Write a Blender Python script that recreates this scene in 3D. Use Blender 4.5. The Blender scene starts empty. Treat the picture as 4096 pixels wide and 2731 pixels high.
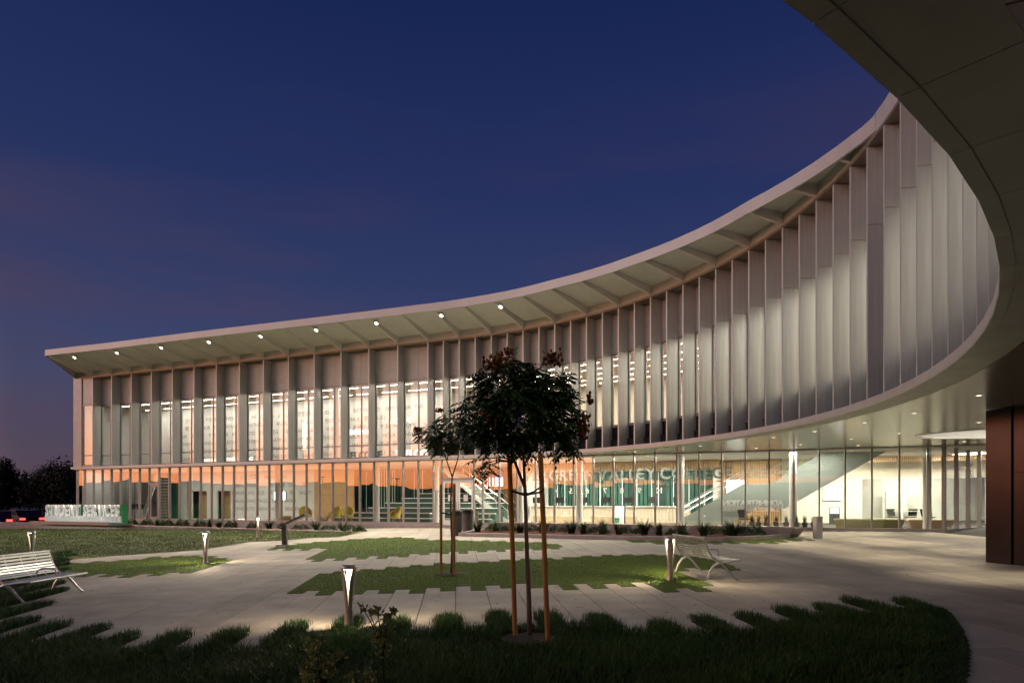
import bpy, math, random
import numpy as np
from mathutils import Vector, Matrix
R_ = math.radians
PI = math.pi
random.seed(7)
rng = np.random.default_rng(11)
sc = bpy.context.scene
col = sc.collection

# ---------------------------------------------------------------- camera
EYE = 1.20
cam = bpy.data.cameras.new('camera')
cam.lens = 23.20
cam.sensor_width = 36.0
cam.shift_y = 0.15717
cam.clip_start = 0.05
cam.clip_end = 4000
cam_o = bpy.data.objects.new('camera', cam)
col.objects.link(cam_o)
cam_o.location = (0, 0, EYE)
cam_o.rotation_euler = (PI / 2, 0, 0)
sc.camera = cam_o

# ---------------------------------------------------------------- dusk sky
SUNSET = Vector((-0.97, -0.24, 0)).normalized()
world = bpy.data.worlds.new('World')
sc.world = world
world.use_nodes = True
nt = world.node_tree
nt.nodes.clear()
def nd(t, typ, **kw):
    n = t.nodes.new(typ)
    for k, v in kw.items():
        setattr(n, k, v)
    return n
def ramp_set(r, stops):
    e = r.color_ramp.elements
    while len(e) > 1:
        e.remove(e[-1])
    e[0].position = stops[0][0]
    e[0].color = tuple(stops[0][1]) + (1,)
    for p, c in stops[1:]:
        x = e.new(p)
        x.color = tuple(c) + (1,)
out = nd(nt, 'ShaderNodeOutputWorld')
tc = nd(nt, 'ShaderNodeTexCoord')
sep = nd(nt, 'ShaderNodeSeparateXYZ')
nt.links.new(tc.outputs['Generated'], sep.inputs[0])
cool = nd(nt, 'ShaderNodeValToRGB')
ramp_set(cool, [(0.0, (.086, .054, .076)), (.03, (.094, .062, .088)), (.07, (.078, .063, .102)), (.13, (.062, .064, .126)), (.21, (.045, .056, .140)), (.31, (.029, .043, .128)), (.43, (.0175, .0295, .110)), (.60, (.0085, .0185, .088)), (1.0, (.005, .011, .060))])
warm = nd(nt, 'ShaderNodeValToRGB')
W = lambda r, g, b, k: (r * k / 4, g * k / 4, b * k / 4)
ramp_set(warm, [(0.0, W(1, .23, .05, 2.8)), (.025, W(1, .29, .085, 3.4)), (.06, W(1, .35, .15, 3.6)), (.10, W(1, .46, .30, 3.2)), (.16, W(.88, .60, .50, 2.6)), (.26, W(.72, .62, .60, 2.3)), (.42, W(.48, .47, .54, 2.0)), (.65, W(.18, .21, .34, 1.6)), (1.0, W(.02, .035, .15, .6))])
nt.links.new(sep.outputs['Z'], cool.inputs[0])
nt.links.new(sep.outputs['Z'], warm.inputs[0])
wsc = nd(nt, 'ShaderNodeVectorMath', operation='SCALE')
wsc.inputs['Scale'].default_value = 4.0
nt.links.new(warm.outputs[0], wsc.inputs[0])
dot = nd(nt, 'ShaderNodeVectorMath', operation='DOT_PRODUCT')
dot.inputs[1].default_value = SUNSET
nt.links.new(tc.outputs['Generated'], dot.inputs[0])
mr = nd(nt, 'ShaderNodeMapRange', interpolation_type='SMOOTHSTEP')
mr.inputs['From Min'].default_value = 0.38
mr.inputs['From Max'].default_value = 0.95
nt.links.new(dot.outputs['Value'], mr.inputs['Value'])
mixs = nd(nt, 'ShaderNodeMix', data_type='RGBA')
nt.links.new(mr.outputs[0], mixs.inputs['Factor'])
nt.links.new(cool.outputs[0], mixs.inputs['A'])
nt.links.new(wsc.outputs[0], mixs.inputs['B'])
# soft streaky dusk clouds
mp = nd(nt, 'ShaderNodeMapping')
mp.inputs['Scale'].default_value = (1.2, 1.2, 6.0)
mp.inputs['Location'].default_value = (.35, .1, .9)
nt.links.new(tc.outputs['Generated'], mp.inputs[0])
nz = nd(nt, 'ShaderNodeTexNoise')
nz.inputs['Scale'].default_value = 1.7
nz.inputs['Detail'].default_value = 5
nt.links.new(mp.outputs[0], nz.inputs['Vector'])
cr = nd(nt, 'ShaderNodeMapRange')
cr.inputs['From Min'].default_value = .45
cr.inputs['From Max'].default_value = .75
cr.inputs['To Max'].default_value = .85
nt.links.new(nz.outputs['Fac'], cr.inputs['Value'])
cl = nd(nt, 'ShaderNodeMix', data_type='RGBA')
cl.inputs['B'].default_value = (.088, .050, .084, 1)
elev = nd(nt, 'ShaderNodeMapRange')
elev.inputs['From Min'].default_value = .55
elev.inputs['From Max'].default_value = .05
nt.links.new(sep.outputs['Z'], elev.inputs['Value'])
cm = nd(nt, 'ShaderNodeMath', operation='MULTIPLY')
nt.links.new(cr.outputs[0], cm.inputs[0])
nt.links.new(elev.outputs[0], cm.inputs[1])
inv = nd(nt, 'ShaderNodeMath', operation='SUBTRACT')
inv.inputs[0].default_value = 1
nt.links.new(mr.outputs[0], inv.inputs[1])
cm2 = nd(nt, 'ShaderNodeMath', operation='MULTIPLY')
nt.links.new(cm.outputs[0], cm2.inputs[0])
nt.links.new(inv.outputs[0], cm2.inputs[1])
nt.links.new(cm2.outputs[0], cl.inputs['Factor'])
nt.links.new(mixs.outputs['Result'], cl.inputs['A'])
bg = nd(nt, 'ShaderNodeBackground')
bg.inputs['Strength'].default_value = 1.0
nt.links.new(cl.outputs['Result'], bg.inputs['Color'])
sky = nd(nt, 'ShaderNodeTexSky')
sky.sky_type = 'NISHITA'
sky.sun_disc = False
sky.sun_elevation = R_(-4)
sky.sun_rotation = math.atan2(SUNSET.x, SUNSET.y)
bg2 = nd(nt, 'ShaderNodeBackground')
bg2.inputs['Strength'].default_value = .06
nt.links.new(sky.outputs[0], bg2.inputs['Color'])
add = nd(nt, 'ShaderNodeAddShader')
nt.links.new(bg.outputs[0], add.inputs[0])
nt.links.new(bg2.outputs[0], add.inputs[1])
nt.links.new(add.outputs[0], out.inputs[0])

# afterglow where the sun went down
sun = bpy.data.lights.new('sun', 'SUN')
sun.energy = .03
sun.angle = R_(25)
sun.color = (1, .6, .45)
sun_o = bpy.data.objects.new('sun', sun)
col.objects.link(sun_o)
sun_o.rotation_euler = (-(SUNSET + Vector((0, 0, .09)))).to_track_quat('-Z', 'Y').to_euler()

sc.view_settings.view_transform = 'Standard'
sc.view_settings.look = 'None'
sc.view_settings.exposure = 0.0
sc.view_settings.gamma = 1.0
sc.render.engine = 'CYCLES'
cy = sc.cycles
cy.use_denoising = True
cy.max_bounces = 7
cy.diffuse_bounces = 3
cy.glossy_bounces = 3
cy.transmission_bounces = 4
cy.transparent_max_bounces = 40
cy.sample_clamp_indirect = 4.0
cy.sample_clamp_direct = 30.0
cy.caustics_reflective = False
cy.caustics_refractive = False
cy.use_light_tree = True
cy.blur_glossy = .5

# ---------------------------------------------------------------- helpers
def tag(o, label=None, cat=None, group=None, kind=None):
    if label: o['label'] = label
    if cat: o['category'] = cat
    if group: o['group'] = group
    if kind: o['kind'] = kind
    return o
def empty(name, loc=(0, 0, 0), rz=0, label=None, cat=None, group=None):
    o = bpy.data.objects.new(name, None)
    o.empty_display_size = .3
    col.objects.link(o)
    o.location = loc
    o.rotation_euler = (0, 0, rz)
    return tag(o, label, cat, group)
def link(name, me, mat=None, parent=None, loc=None, rot=None):
    if mat and not me.materials:
        me.materials.append(mat)
    o = bpy.data.objects.new(name, me)
    col.objects.link(o)
    if parent: o.parent = parent
    if loc: o.location = loc
    if rot: o.rotation_euler = rot
    return o
def copy_tree(o, parent=None):
    c = o.copy()
    col.objects.link(c)
    c.parent = parent
    for ch in list(o.children):
        copy_tree(ch, c)
    return c
class MB:
    def __init__(s):
        s.v = []; s.f = []; s.m = []
    def add(s, vs, fs, mi=0):
        n = len(s.v)
        s.v += [tuple(p) for p in vs]
        s.f += [tuple(i + n for i in q) for q in fs]
        s.m += [mi] * len(fs)
        return s
    def hexa(s, b, t, mi=0):
        return s.add(list(b) + list(t), [(3, 2, 1, 0), (4, 5, 6, 7), (0, 1, 5, 4), (1, 2, 6, 5), (2, 3, 7, 6), (3, 0, 4, 7)], mi)
    def box(s, x0, y0, z0, x1, y1, z1, mi=0):
        return s.hexa([(x0, y0, z0), (x1, y0, z0), (x1, y1, z0), (x0, y1, z0)], [(x0, y0, z1), (x1, y0, z1), (x1, y1, z1), (x0, y1, z1)], mi)
    def cbox(s, c, d, mi=0):
        return s.box(c[0] - d[0] / 2, c[1] - d[1] / 2, c[2] - d[2] / 2, c[0] + d[0] / 2, c[1] + d[1] / 2, c[2] + d[2] / 2, mi)
    def prism(s, poly, z0, z1, mi=0):
        n = len(poly)
        vs = [(p[0], p[1], z0) for p in poly] + [(p[0], p[1], z1) for p in poly]
        fs = [tuple(range(n))[::-1], tuple(range(n, 2 * n))] + [(i, (i + 1) % n, n + (i + 1) % n, n + i) for i in range(n)]
        return s.add(vs, fs, mi)
    def vprism(s, poly, y0, y1, mi=0):
        # polygon given in (x, z), extruded along y
        n = len(poly)
        vs = [(p[0], y0, p[1]) for p in poly] + [(p[0], y1, p[1]) for p in poly]
        fs = [tuple(range(n)), tuple(range(n, 2 * n))[::-1]] + [(i, n + i, n + (i + 1) % n, (i + 1) % n) for i in range(n)]
        return s.add(vs, fs, mi)
    def tube(s, path, rad, n=8, mi=0, cap=True):
        path = [Vector(p) for p in path]
        if not isinstance(rad, (list, tuple)): rad = [rad] * len(path)
        rings = []
        up = None
        for i, p in enumerate(path):
            t = (path[min(i + 1, len(path) - 1)] - path[max(i - 1, 0)]).normalized()
            if up is None:
                up = Vector((0, 0, 1)) if abs(t.z) < .9 else Vector((1, 0, 0))
            a = t.cross(up)
            if a.length < 1e-4: a = t.orthogonal()
            a.normalize()
            b = a.cross(t).normalized()
            up = b
            rings.append([p + (a * math.cos(2 * PI * k / n) + b * math.sin(2 * PI * k / n)) * rad[i] for k in range(n)])
        vs = [q for r in rings for q in r]
        fs = [(i * n + k, i * n + (k + 1) % n, (i + 1) * n + (k + 1) % n, (i + 1) * n + k) for i in range(len(path) - 1) for k in range(n)]
        if cap:
            fs += [tuple(range(n))[::-1], tuple(range((len(path) - 1) * n, len(path) * n))]
        return s.add(vs, fs, mi)
    def lathe(s, prof, n=16, c=(0, 0), mi=0):
        vs = [(c[0] + r * math.cos(2 * PI * k / n), c[1] + r * math.sin(2 * PI * k / n), z) for r, z in prof for k in range(n)]
        fs = [(i * n + k, i * n + (k + 1) % n, (i + 1) * n + (k + 1) % n, (i + 1) * n + k) for i in range(len(prof) - 1) for k in range(n)]
        fs += [tuple(range(n))[::-1], tuple(range((len(prof) - 1) * n, len(prof) * n))]
        return s.add(vs, fs, mi)
    def mesh(s, name, mats, smooth=False):
        me = bpy.data.meshes.new(name)
        me.from_pydata(s.v, [], s.f)
        for m in (mats if isinstance(mats, (list, tuple)) else [mats]):
            me.materials.append(m)
        if max(s.m, default=0):
            me.polygons.foreach_set('material_index', s.m)
        if smooth:
            me.polygons.foreach_set('use_smooth', [True] * len(me.polygons))
        me.update()
        return me
    def build(s, name, mats, parent=None, loc=None, rot=None, smooth=False):
        return link(name, s.mesh(name, mats, smooth), None, parent, loc, rot)
def tri_mesh(name, V, F, mat, tint=None):
    me = bpy.data.meshes.new(name)
    V = np.asarray(V, np.float32); F = np.asarray(F, np.int32)
    me.vertices.add(len(V)); me.vertices.foreach_set('co', V.ravel())
    k = F.shape[1]
    me.loops.add(F.size); me.loops.foreach_set('vertex_index', F.ravel())
    me.polygons.add(len(F))
    me.polygons.foreach_set('loop_start', np.arange(0, F.size, k, dtype=np.int32))
    me.polygons.foreach_set('loop_total', np.full(len(F), k, np.int32))
    me.materials.append(mat)
    if tint is not None:
        at = me.attributes.new('tint', 'FLOAT', 'POINT')
        at.data.foreach_set('value', np.asarray(tint, np.float32))
    me.update(); me.validate()
    return me

# ---------------------------------------------------------------- materials
def mat(name, color, rough=.6, metal=0.0, var=.12, scale=6.0, bump=0.0, bscale=60.0, spec=.4, coord='Object', stretch=None, detail=4):
    m = bpy.data.materials.new(name)
    m.use_nodes = True
    t = m.node_tree
    b = t.nodes['Principled BSDF']
    b.inputs['Roughness'].default_value = rough
    b.inputs['Metallic'].default_value = metal
    b.inputs['Specular IOR Level'].default_value = spec
    c = tuple(color)
    if var > 0:
        x = nd(t, 'ShaderNodeTexCoord')
        src = x.outputs[coord]
        if stretch:
            mpn = nd(t, 'ShaderNodeMapping')
            mpn.inputs['Scale'].default_value = stretch
            t.links.new(src, mpn.inputs[0]); src = mpn.outputs[0]
        n = nd(t, 'ShaderNodeTexNoise')
        n.inputs['Scale'].default_value = scale
        n.inputs['Detail'].default_value = detail
        t.links.new(src, n.inputs['Vector'])
        r = nd(t, 'ShaderNodeValToRGB')
        lo = tuple(max(0, q * (1 - var)) for q in c); hi = tuple(min(1, q * (1 + var)) for q in c)
        ramp_set(r, [(.3, lo), (.7, hi)])
        t.links.new(n.outputs['Fac'], r.inputs[0])
        t.links.new(r.outputs[0], b.inputs['Base Color'])
        if bump > 0:
            n2 = nd(t, 'ShaderNodeTexNoise')
            n2.inputs['Scale'].default_value = bscale
            n2.inputs['Detail'].default_value = 3
            t.links.new(src, n2.inputs['Vector'])
            bp = nd(t, 'ShaderNodeBump')
            bp.inputs['Strength'].default_value = bump
            bp.inputs['Distance'].default_value = .02
            t.links.new(n2.outputs['Fac'], bp.inputs['Height'])
            t.links.new(bp.outputs[0], b.inputs['Normal'])
    else:
        b.inputs['Base Color'].default_value = c + (1,)
    return m
def emit(name, color, strength):
    m = bpy.data.materials.new(name)
    m.use_nodes = True
    b = m.node_tree.nodes['Principled BSDF']
    b.inputs['Base Color'].default_value = (.8, .8, .8, 1)
    b.inputs['Emission Color'].default_value = tuple(color) + (1,)
    b.inputs['Emission Strength'].default_value = strength
    return m
def glass(name, f0=.07, tint=(.968, .98, .972), gain=1.0):
    m = bpy.data.materials.new(name)
    m.use_nodes = True
    t = m.node_tree
    t.nodes.clear()
    o = nd(t, 'ShaderNodeOutputMaterial')
    lw = nd(t, 'ShaderNodeLayerWeight')
    lw.inputs['Blend'].default_value = .5
    pw = nd(t, 'ShaderNodeMath', operation='POWER')
    pw.inputs[1].default_value = 4.0
    t.links.new(lw.outputs['Facing'], pw.inputs[0])
    mm = nd(t, 'ShaderNodeMath', operation='MULTIPLY_ADD')
    mm.inputs[1].default_value = (1 - f0) * gain
    mm.inputs[2].default_value = f0
    t.links.new(pw.outputs[0], mm.inputs[0])
    tr = nd(t, 'ShaderNodeBsdfTransparent')
    tr.inputs[0].default_value = tuple(tint) + (1,)
    gl = nd(t, 'ShaderNodeBsdfGlossy')
    gl.inputs['Roughness'].default_value = .0
    gl.inputs['Color'].default_value = (1, 1, 1, 1)
    mx = nd(t, 'ShaderNodeMixShader')
    t.links.new(mm.outputs[0], mx.inputs[0])
    t.links.new(tr.outputs[0], mx.inputs[1])
    t.links.new(gl.outputs[0], mx.inputs[2])
    t.links.new(mx.outputs[0], o.inputs[0])
    return m
def tint_mat(name, dark, mid, light, rough=.55, trans=.15):
    m = bpy.data.materials.new(name)
    m.use_nodes = True
    t = m.node_tree
    b = t.nodes['Principled BSDF']
    a = nd(t, 'ShaderNodeAttribute', attribute_name='tint')
    r = nd(t, 'ShaderNodeValToRGB')
    ramp_set(r, [(0, dark), (.55, mid), (1, light)])
    t.links.new(a.outputs['Fac'], r.inputs[0])
    t.links.new(r.outputs[0], b.inputs['Base Color'])
    b.inputs['Roughness'].default_value = rough
    b.inputs['Specular IOR Level'].default_value = .2
    return m
M = {}
M['panel'] = mat('painted_metal_panel', (.54, .54, .535), .42, .15, .07, 2.5, .05, 30)
M['fin'] = mat('painted_metal_fin', (.60, .60, .585), .38, .2, .09, 2.2, .06, 14, stretch=(5, 5, .2))
M['fascia'] = mat('fascia_metal', (.58, .565, .55), .38, .2, .04, 1.5)
M['bronze_strip'] = mat('bronze_trim', (.27, .225, .175), .38, .4, .06, 3)
M['soffit'] = mat('canopy_soffit', (.80, .80, .75), .6, 0, .04, 2)
M['spandrel_black'] = mat('black_spandrel', (.018, .018, .02), .25, 0, .1, 3)
M['alu'] = mat('window_aluminium', (.36, .33, .32), .38, .35, .05, 4)
M['plank'] = mat('soffit_plank_metal', (.58, .54, .45), .22, .75, .10, 3, .03, 20)
M['near_soffit'] = mat('near_soffit_metal', (.74, .77, .60), .42, .12, .08, 2, .05, 12)
M['dark_gap'] = mat('dark_reveal', (.02, .02, .018), .6, 0, 0)
M['bronze'] = mat('bronze_cladding', (.040, .033, .035), .20, .85, .12, 2.0, .03, 9)
M['conc'] = mat('plaza_concrete', (.50, .44, .355), .75, 0, .13, 1.6, .12, 120, coord='Object', detail=8)
_t = M['conc'].node_tree
_b = _t.nodes['Principled BSDF']
_src = _b.inputs['Base Color'].links[0].from_socket
_oi = nd(_t, 'ShaderNodeObjectInfo')
_mr = nd(_t, 'ShaderNodeMapRange'); _mr.inputs['To Min'].default_value = .86; _mr.inputs['To Max'].default_value = 1.08
_t.links.new(_oi.outputs['Random'], _mr.inputs['Value'])
_n = nd(_t, 'ShaderNodeTexNoise'); _n.inputs['Scale'].default_value = .35; _n.inputs['Detail'].default_value = 7; _n.inputs['Roughness'].default_value = .65
_g = nd(_t, 'ShaderNodeNewGeometry')
_t.links.new(_g.outputs['Position'], _n.inputs['Vector'])
_m2 = nd(_t, 'ShaderNodeMapRange'); _m2.inputs['From Min'].default_value = .35; _m2.inputs['From Max'].default_value = .62; _m2.inputs['To Min'].default_value = .72; _m2.inputs['To Max'].default_value = 1.05
_t.links.new(_n.outputs['Fac'], _m2.inputs['Value'])
_mu = nd(_t, 'ShaderNodeMath', operation='MULTIPLY')
_t.links.new(_mr.outputs[0], _mu.inputs[0]); _t.links.new(_m2.outputs[0], _mu.inputs[1])
_vm = nd(_t, 'ShaderNodeVectorMath', operation='SCALE')
_t.links.new(_src, _vm.inputs[0]); _t.links.new(_mu.outputs[0], _vm.inputs['Scale'])
_t.links.new(_vm.outputs[0], _b.inputs['Base Color'])
M['conc_wall'] = mat('cast_concrete', (.42, .37, .345), .8, 0, .14, 3, .15, 80, detail=6)
M['bollard_lens'] = emit('bollard_lens', (1, .82, .55), 20)
M['joint'] = mat('joint_bed', (.05, .045, .04), .9, 0, .2, 10)
M['soil'] = mat('soil', (.05, .035, .025), .95, 0, .4, 20, .6, 60)
M['mulch'] = mat('red_mulch', (.16, .05, .025), .95, 0, .5, 40, .8, 80)
M['gravel'] = mat('dark_gravel', (.10, .10, .095), .9, 0, .6, 60, .8, 90)
M['asphalt'] = mat('asphalt', (.05, .05, .052), .9, 0, .2, 3, .2, 80)
M['white'] = mat('white_paint', (.78, .76, .71), .6, 0, .03, 2)
M['cream'] = mat('cream_wall', (.80, .74, .60), .6, 0, .03, 2)
M['grey_wall'] = mat('pale_grey_wall', (.62, .64, .61), .6, 0, .03, 2)
M['ceil'] = mat('ceiling_white', (.72, .70, .65), .7, 0, .03, 2)
M['floor_in'] = mat('terrazzo_floor', (.58, .54, .46), .18, 0, .12, 30)
M['wood'] = mat('oak_wood', (.46, .30, .15), .5, 0, .18, 4, stretch=(8, 8, .6))
M['wood_dark'] = mat('wood_gap', (.12, .075, .04), .7, 0, .1, 4)
M['woodceil'] = mat('wood_ceiling', (.30, .20, .11), .6, 0, .15, 3, stretch=(1, 12, 1))
M['green'] = mat('green_wall', (.018, .075, .052), .5, 0, .15, 3)
M['green_dark'] = mat('dark_green_slat', (.009, .036, .027), .55, 0, .2, 4)
M['tier_green'] = mat('tier_green', (.040, .085, .068), .6, 0, .08, 3)
M['green_grey'] = mat('green_grey_panel', (.40, .47, .435), .5, 0, .04, 2)
M['green_sign'] = mat('sign_green', (.015, .19, .07), .5, 0, .06, 4)
M['curtain'] = mat('grey_curtain', (.22, .225, .21), .85, 0, .1, 3)
M['yellow'] = mat('mustard_fabric', (.52, .40, .045), .8, 0, .08, 12, .2, 200)
M['tan'] = mat('tan_upholstery', (.52, .40, .25), .7, 0, .06, 8)
M['olive'] = mat('olive_upholstery', (.30, .28, .15), .7, 0, .06, 8)
M['dark'] = mat('dark_plastic', (.025, .025, .028), .4, 0, .1, 5)
M['bin'] = mat('bin_grey', (.10, .095, .095), .4, .3, .12, 8)
M['steel'] = mat('brushed_steel', (.55, .54, .52), .28, .9, .06, 8, stretch=(1, 1, 6))
M['bench'] = mat('bench_aluminium', (.68, .67, .64), .32, .7, .04, 6)
M['bollard'] = mat('bollard_aluminium', (.50, .48, .455), .34, .8, .08, 40)
M['letter_white'] = mat('letter_white', (.85, .85, .83), .45, 0, .02, 3)
M['frost'] = mat('frosted_vinyl', (.085, .092, .082), .6, 0, .02, 3)
M['ink'] = mat('grey_lettering', (.16, .165, .15), .6, 0, .04, 3)
M['stake'] = mat('treated_pine', (.36, .18, .05), .75, 0, .28, 5, .3, 30, stretch=(5, 5, .5))
M['bark'] = mat('bark', (.145, .105, .085), .85, 0, .25, 14, .5, 60, stretch=(1, 1, .35))
M['strap'] = mat('rubber_strap', (.018, .018, .02), .7, 0, .1, 5)
M['pot'] = mat('black_pot', (.03, .03, .03), .35, 0, .1, 5)
M['glass_g'] = glass('ground_glazing', .105)
M['glass_u'] = glass('upper_glazing', .085)
M['glass_in'] = glass('interior_glass', .02)
M['lamp_strip'] = emit('linear_lamp', (1, .93, .80), 74)
M['lamp_spot'] = emit('spot_lens', (1, .93, .80), 9)
M['lamp_down'] = emit('downlight_lens', (1, .86, .60), 3.5)
M['led_green'] = emit('led_strip', (.80, 1, .70), .30)
M['screen'] = emit('screen_white', (.88, .94, 1), 2.2)
M['screen_blue'] = emit('screen_blue', (.10, .30, .95), 1.1)
M['screen_green'] = emit('screen_green', (.02, .55, .16), 1.0)
M['glow_text'] = emit('lit_letter', (1, .93, .78), 1.5)
M['tail'] = emit('tail_lamp', (1, .03, .02), 8)
M['car'] = mat('car_paint', (.012, .012, .014), .3, .2, .05, 3)
M['car_glass'] = mat('car_glass', (.01, .012, .014), .08, 0, 0)
M['tyre'] = mat('tyre', (.015, .015, .015), .8, 0, .1, 6)
M['hill'] = mat('hill_scrub', (.035, .032, .022), .95, 0, .3, .05)
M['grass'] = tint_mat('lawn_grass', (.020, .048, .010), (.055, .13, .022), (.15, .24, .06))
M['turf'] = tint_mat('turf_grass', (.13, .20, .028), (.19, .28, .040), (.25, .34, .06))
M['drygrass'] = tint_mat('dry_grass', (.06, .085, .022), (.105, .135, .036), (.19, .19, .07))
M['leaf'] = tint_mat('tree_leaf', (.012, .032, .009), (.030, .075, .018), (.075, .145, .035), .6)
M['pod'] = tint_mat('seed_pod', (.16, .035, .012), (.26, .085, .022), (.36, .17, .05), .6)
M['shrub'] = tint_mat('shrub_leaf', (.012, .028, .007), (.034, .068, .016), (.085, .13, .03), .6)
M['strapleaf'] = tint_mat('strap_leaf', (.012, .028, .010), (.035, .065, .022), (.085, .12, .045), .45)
M['paw'] = tint_mat('paw_flower', (.26, .38, .15), (.40, .52, .22), (.55, .62, .32), .8)
M['fartree'] = tint_mat('far_tree_leaf', (.006, .009, .005), (.012, .018, .008), (.025, .03, .014), .7)
M['turf_base'] = mat('turf_base', (.10, .15, .025), .95, 0, .25, 20)
M['lawn_base'] = mat('lawn_soil', (.018, .026, .008), .95, 0, .4, 12)
M['dry_base'] = mat('dry_lawn_base', (.08, .095, .030), .95, 0, .30, 1.2, detail=8)
# ---------------------------------------------------------------- ground: one gently falling plane below the building's floor (z = 0)
def zg(x, y):
    return -.83 + .017 * x + .0216 * y
UX = Vector((.9966, .0827)); VX = Vector((-.0827, .9966))
def uv2xy(u, v):
    return (u * UX.x + v * VX.x, u * UX.y + v * VX.y)
def on_ground(poly, dz):
    return [(x, y, zg(x, y) + dz) for x, y in poly]
def slab_uv(mb, u0, u1, v0, v1, z0, z1):
    p = [uv2xy(u0, v0), uv2xy(u1, v0), uv2xy(u1, v1), uv2xy(u0, v1)]
    return mb.hexa(on_ground(p, z0), on_ground(p, z1))

g = MB()
n = 40
g.add([(0, 0, -1.9)] + [(2500 * math.cos(2 * PI * k / n), 2500 * math.sin(2 * PI * k / n), -1.9) for k in range(n)], [(0, k + 1, (k + 1) % n + 1) for k in range(n)])
tag(g.build('ground', M['asphalt']), kind='structure')
road = MB().add([(-140, 46, -.86), (-33.5, 46, -.86), (-33.5, 75, -.86), (-140, 75, -.86)], [(0, 1, 2, 3)])
tag(road.build('road', M['asphalt']), kind='structure')

def poly_sheet(name, poly, dz, m):
    o = MB().add(on_ground(poly, dz), [tuple(range(len(poly)))]).build(name, m)
    return o
plaza = tag(poly_sheet('plaza', [(-24, -9), (30, -9), (34, 33), (-8, 37.5), (-24, 24)], -.03, M['joint']), kind='structure')
LAWN_LO = [(-30, 10), (-16.5, 18.6), (-15.23, 19.63), (-14.32, 20.46), (-13.36, 21.97), (-12.17, 22.91), (-11.2, 23.69), (-10.8, 27.21), (-9.54, 27.59), (-8.79, 29.02), (-7.65, 29.13), (-7.26, 32.2)]
def inside(x, y, poly):
    c = False
    j = len(poly) - 1
    for i in range(len(poly)):
        if (poly[i][1] > y) != (poly[j][1] > y) and x < (poly[j][0] - poly[i][0]) * (y - poly[i][1]) / (poly[j][1] - poly[i][1]) + poly[i][0]:
            c = not c
        j = i
    return c
LAWN = LAWN_LO + [(-8.48, 33.0), (-17.32, 36.6), (-31.4, 41.7), (-60, 52), (-60, 10)]

# paving slabs: long strips of broom-finished concrete with open joints
us = []
u = -16.5
while u < 21:
    us.append(u); u += .61
vcuts = [1.2, 7.5, 13.85, 20.5, 28.0, 36.2]
for i in range(len(us) - 1):
    for j in range(len(vcuts) - 1):
        u0, u1, v0, v1 = us[i] + .006, us[i + 1] - .006, vcuts[j] + .006, vcuts[j + 1] - .006
        cx, cy = uv2xy((u0 + u1) / 2, (v0 + v1) / 2)
        a = (cx + 28.5491) * .92479 - (cy - 44.919) * .38047
        b = (cx + 28.5491) * .38047 + (cy - 44.919) * .92479
        if b > -.6:
            continue
        if abs(cx) > .82 * cy + 5 or inside(*uv2xy((u0 + u1) / 2, v0 + .2), LAWN) and inside(*uv2xy((u0 + u1) / 2, v1 - .2), LAWN):
            continue
        # strips that reach the facade stop just in front of it
        e = v1
        while e > v0 + .3:
            x, y = uv2xy((u0 + u1) / 2, e)
            if (x + 28.5491) * .38047 + (y - 44.919) * .92479 < .05: break
            e -= .1
        dz = random.uniform(-.0012, .0012)
        slab_uv(MB_ := MB(), u0, u1, v0, e, -.06, dz).build('paving_slab', M['conc'], plaza)

# ---------------------------------------------------------------- campus building, drawn in the frame of its straight facade
P0 = Vector((-28.5491, 44.919, 0)); TH = .3903
L = 1.8598; H = L / 2; S0 = 28.1419; RR = 17.944
DA = Vector((math.cos(TH), -math.sin(TH), 0)); DB = Vector((math.sin(TH), math.cos(TH), 0))
def Wp(a, b, z=0):
    return P0 + DA * a + DB * b + Vector((0, 0, z))
def st(s, o, z):
    # s runs along the facade line, o > 0 stands out in front of it
    if s <= S0: return (s, -o, z)
    f = (s - S0) / RR
    r = RR - o + .15 * min(1, max(0, (s - 55) / 9))      # the court opens slightly wider on the near side
    return (S0 + r * math.sin(f), -RR + r * math.cos(f), z)
def phi(s):
    return max(0, (s - S0) / RR)
def seg(mb, s1, s2, o1, o2, z1, z2, mi=0):
    # o1 = outer, o2 = inner
    q = [(s1, o1), (s2, o1), (s2, o2), (s1, o2)]
    return mb.hexa([st(s, o, z1) for s, o in q], [st(s, o, z2) for s, o in q], mi)
bld = empty('campus_building', P0, -TH, 'two-storey curved college building with tall vertical fins and flared roof canopy', 'building')
ZB0, ZB1, ZJ, ZT = 3.50, 3.66, 7.83, 9.69
straight = [k * L for k in range(15)]
arc = [14 * L + H * k for k in range(1, 57)]
FS = straight + arc
fin_lo = MB().box(-.035, 0, ZB1 + .004, .035, .70, ZJ - .006).mesh('fin', M['fin'])
fin_hi = MB().box(-.035, 0, ZJ + .006, .035, .70, ZT).mesh('fin_head', M['fin'])
for s in FS:
    f = link('fin', fin_lo, None, bld, st(s, 0, 0), (0, 0, -phi(s)))
    link('fin_head', fin_hi, None, f)
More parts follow.
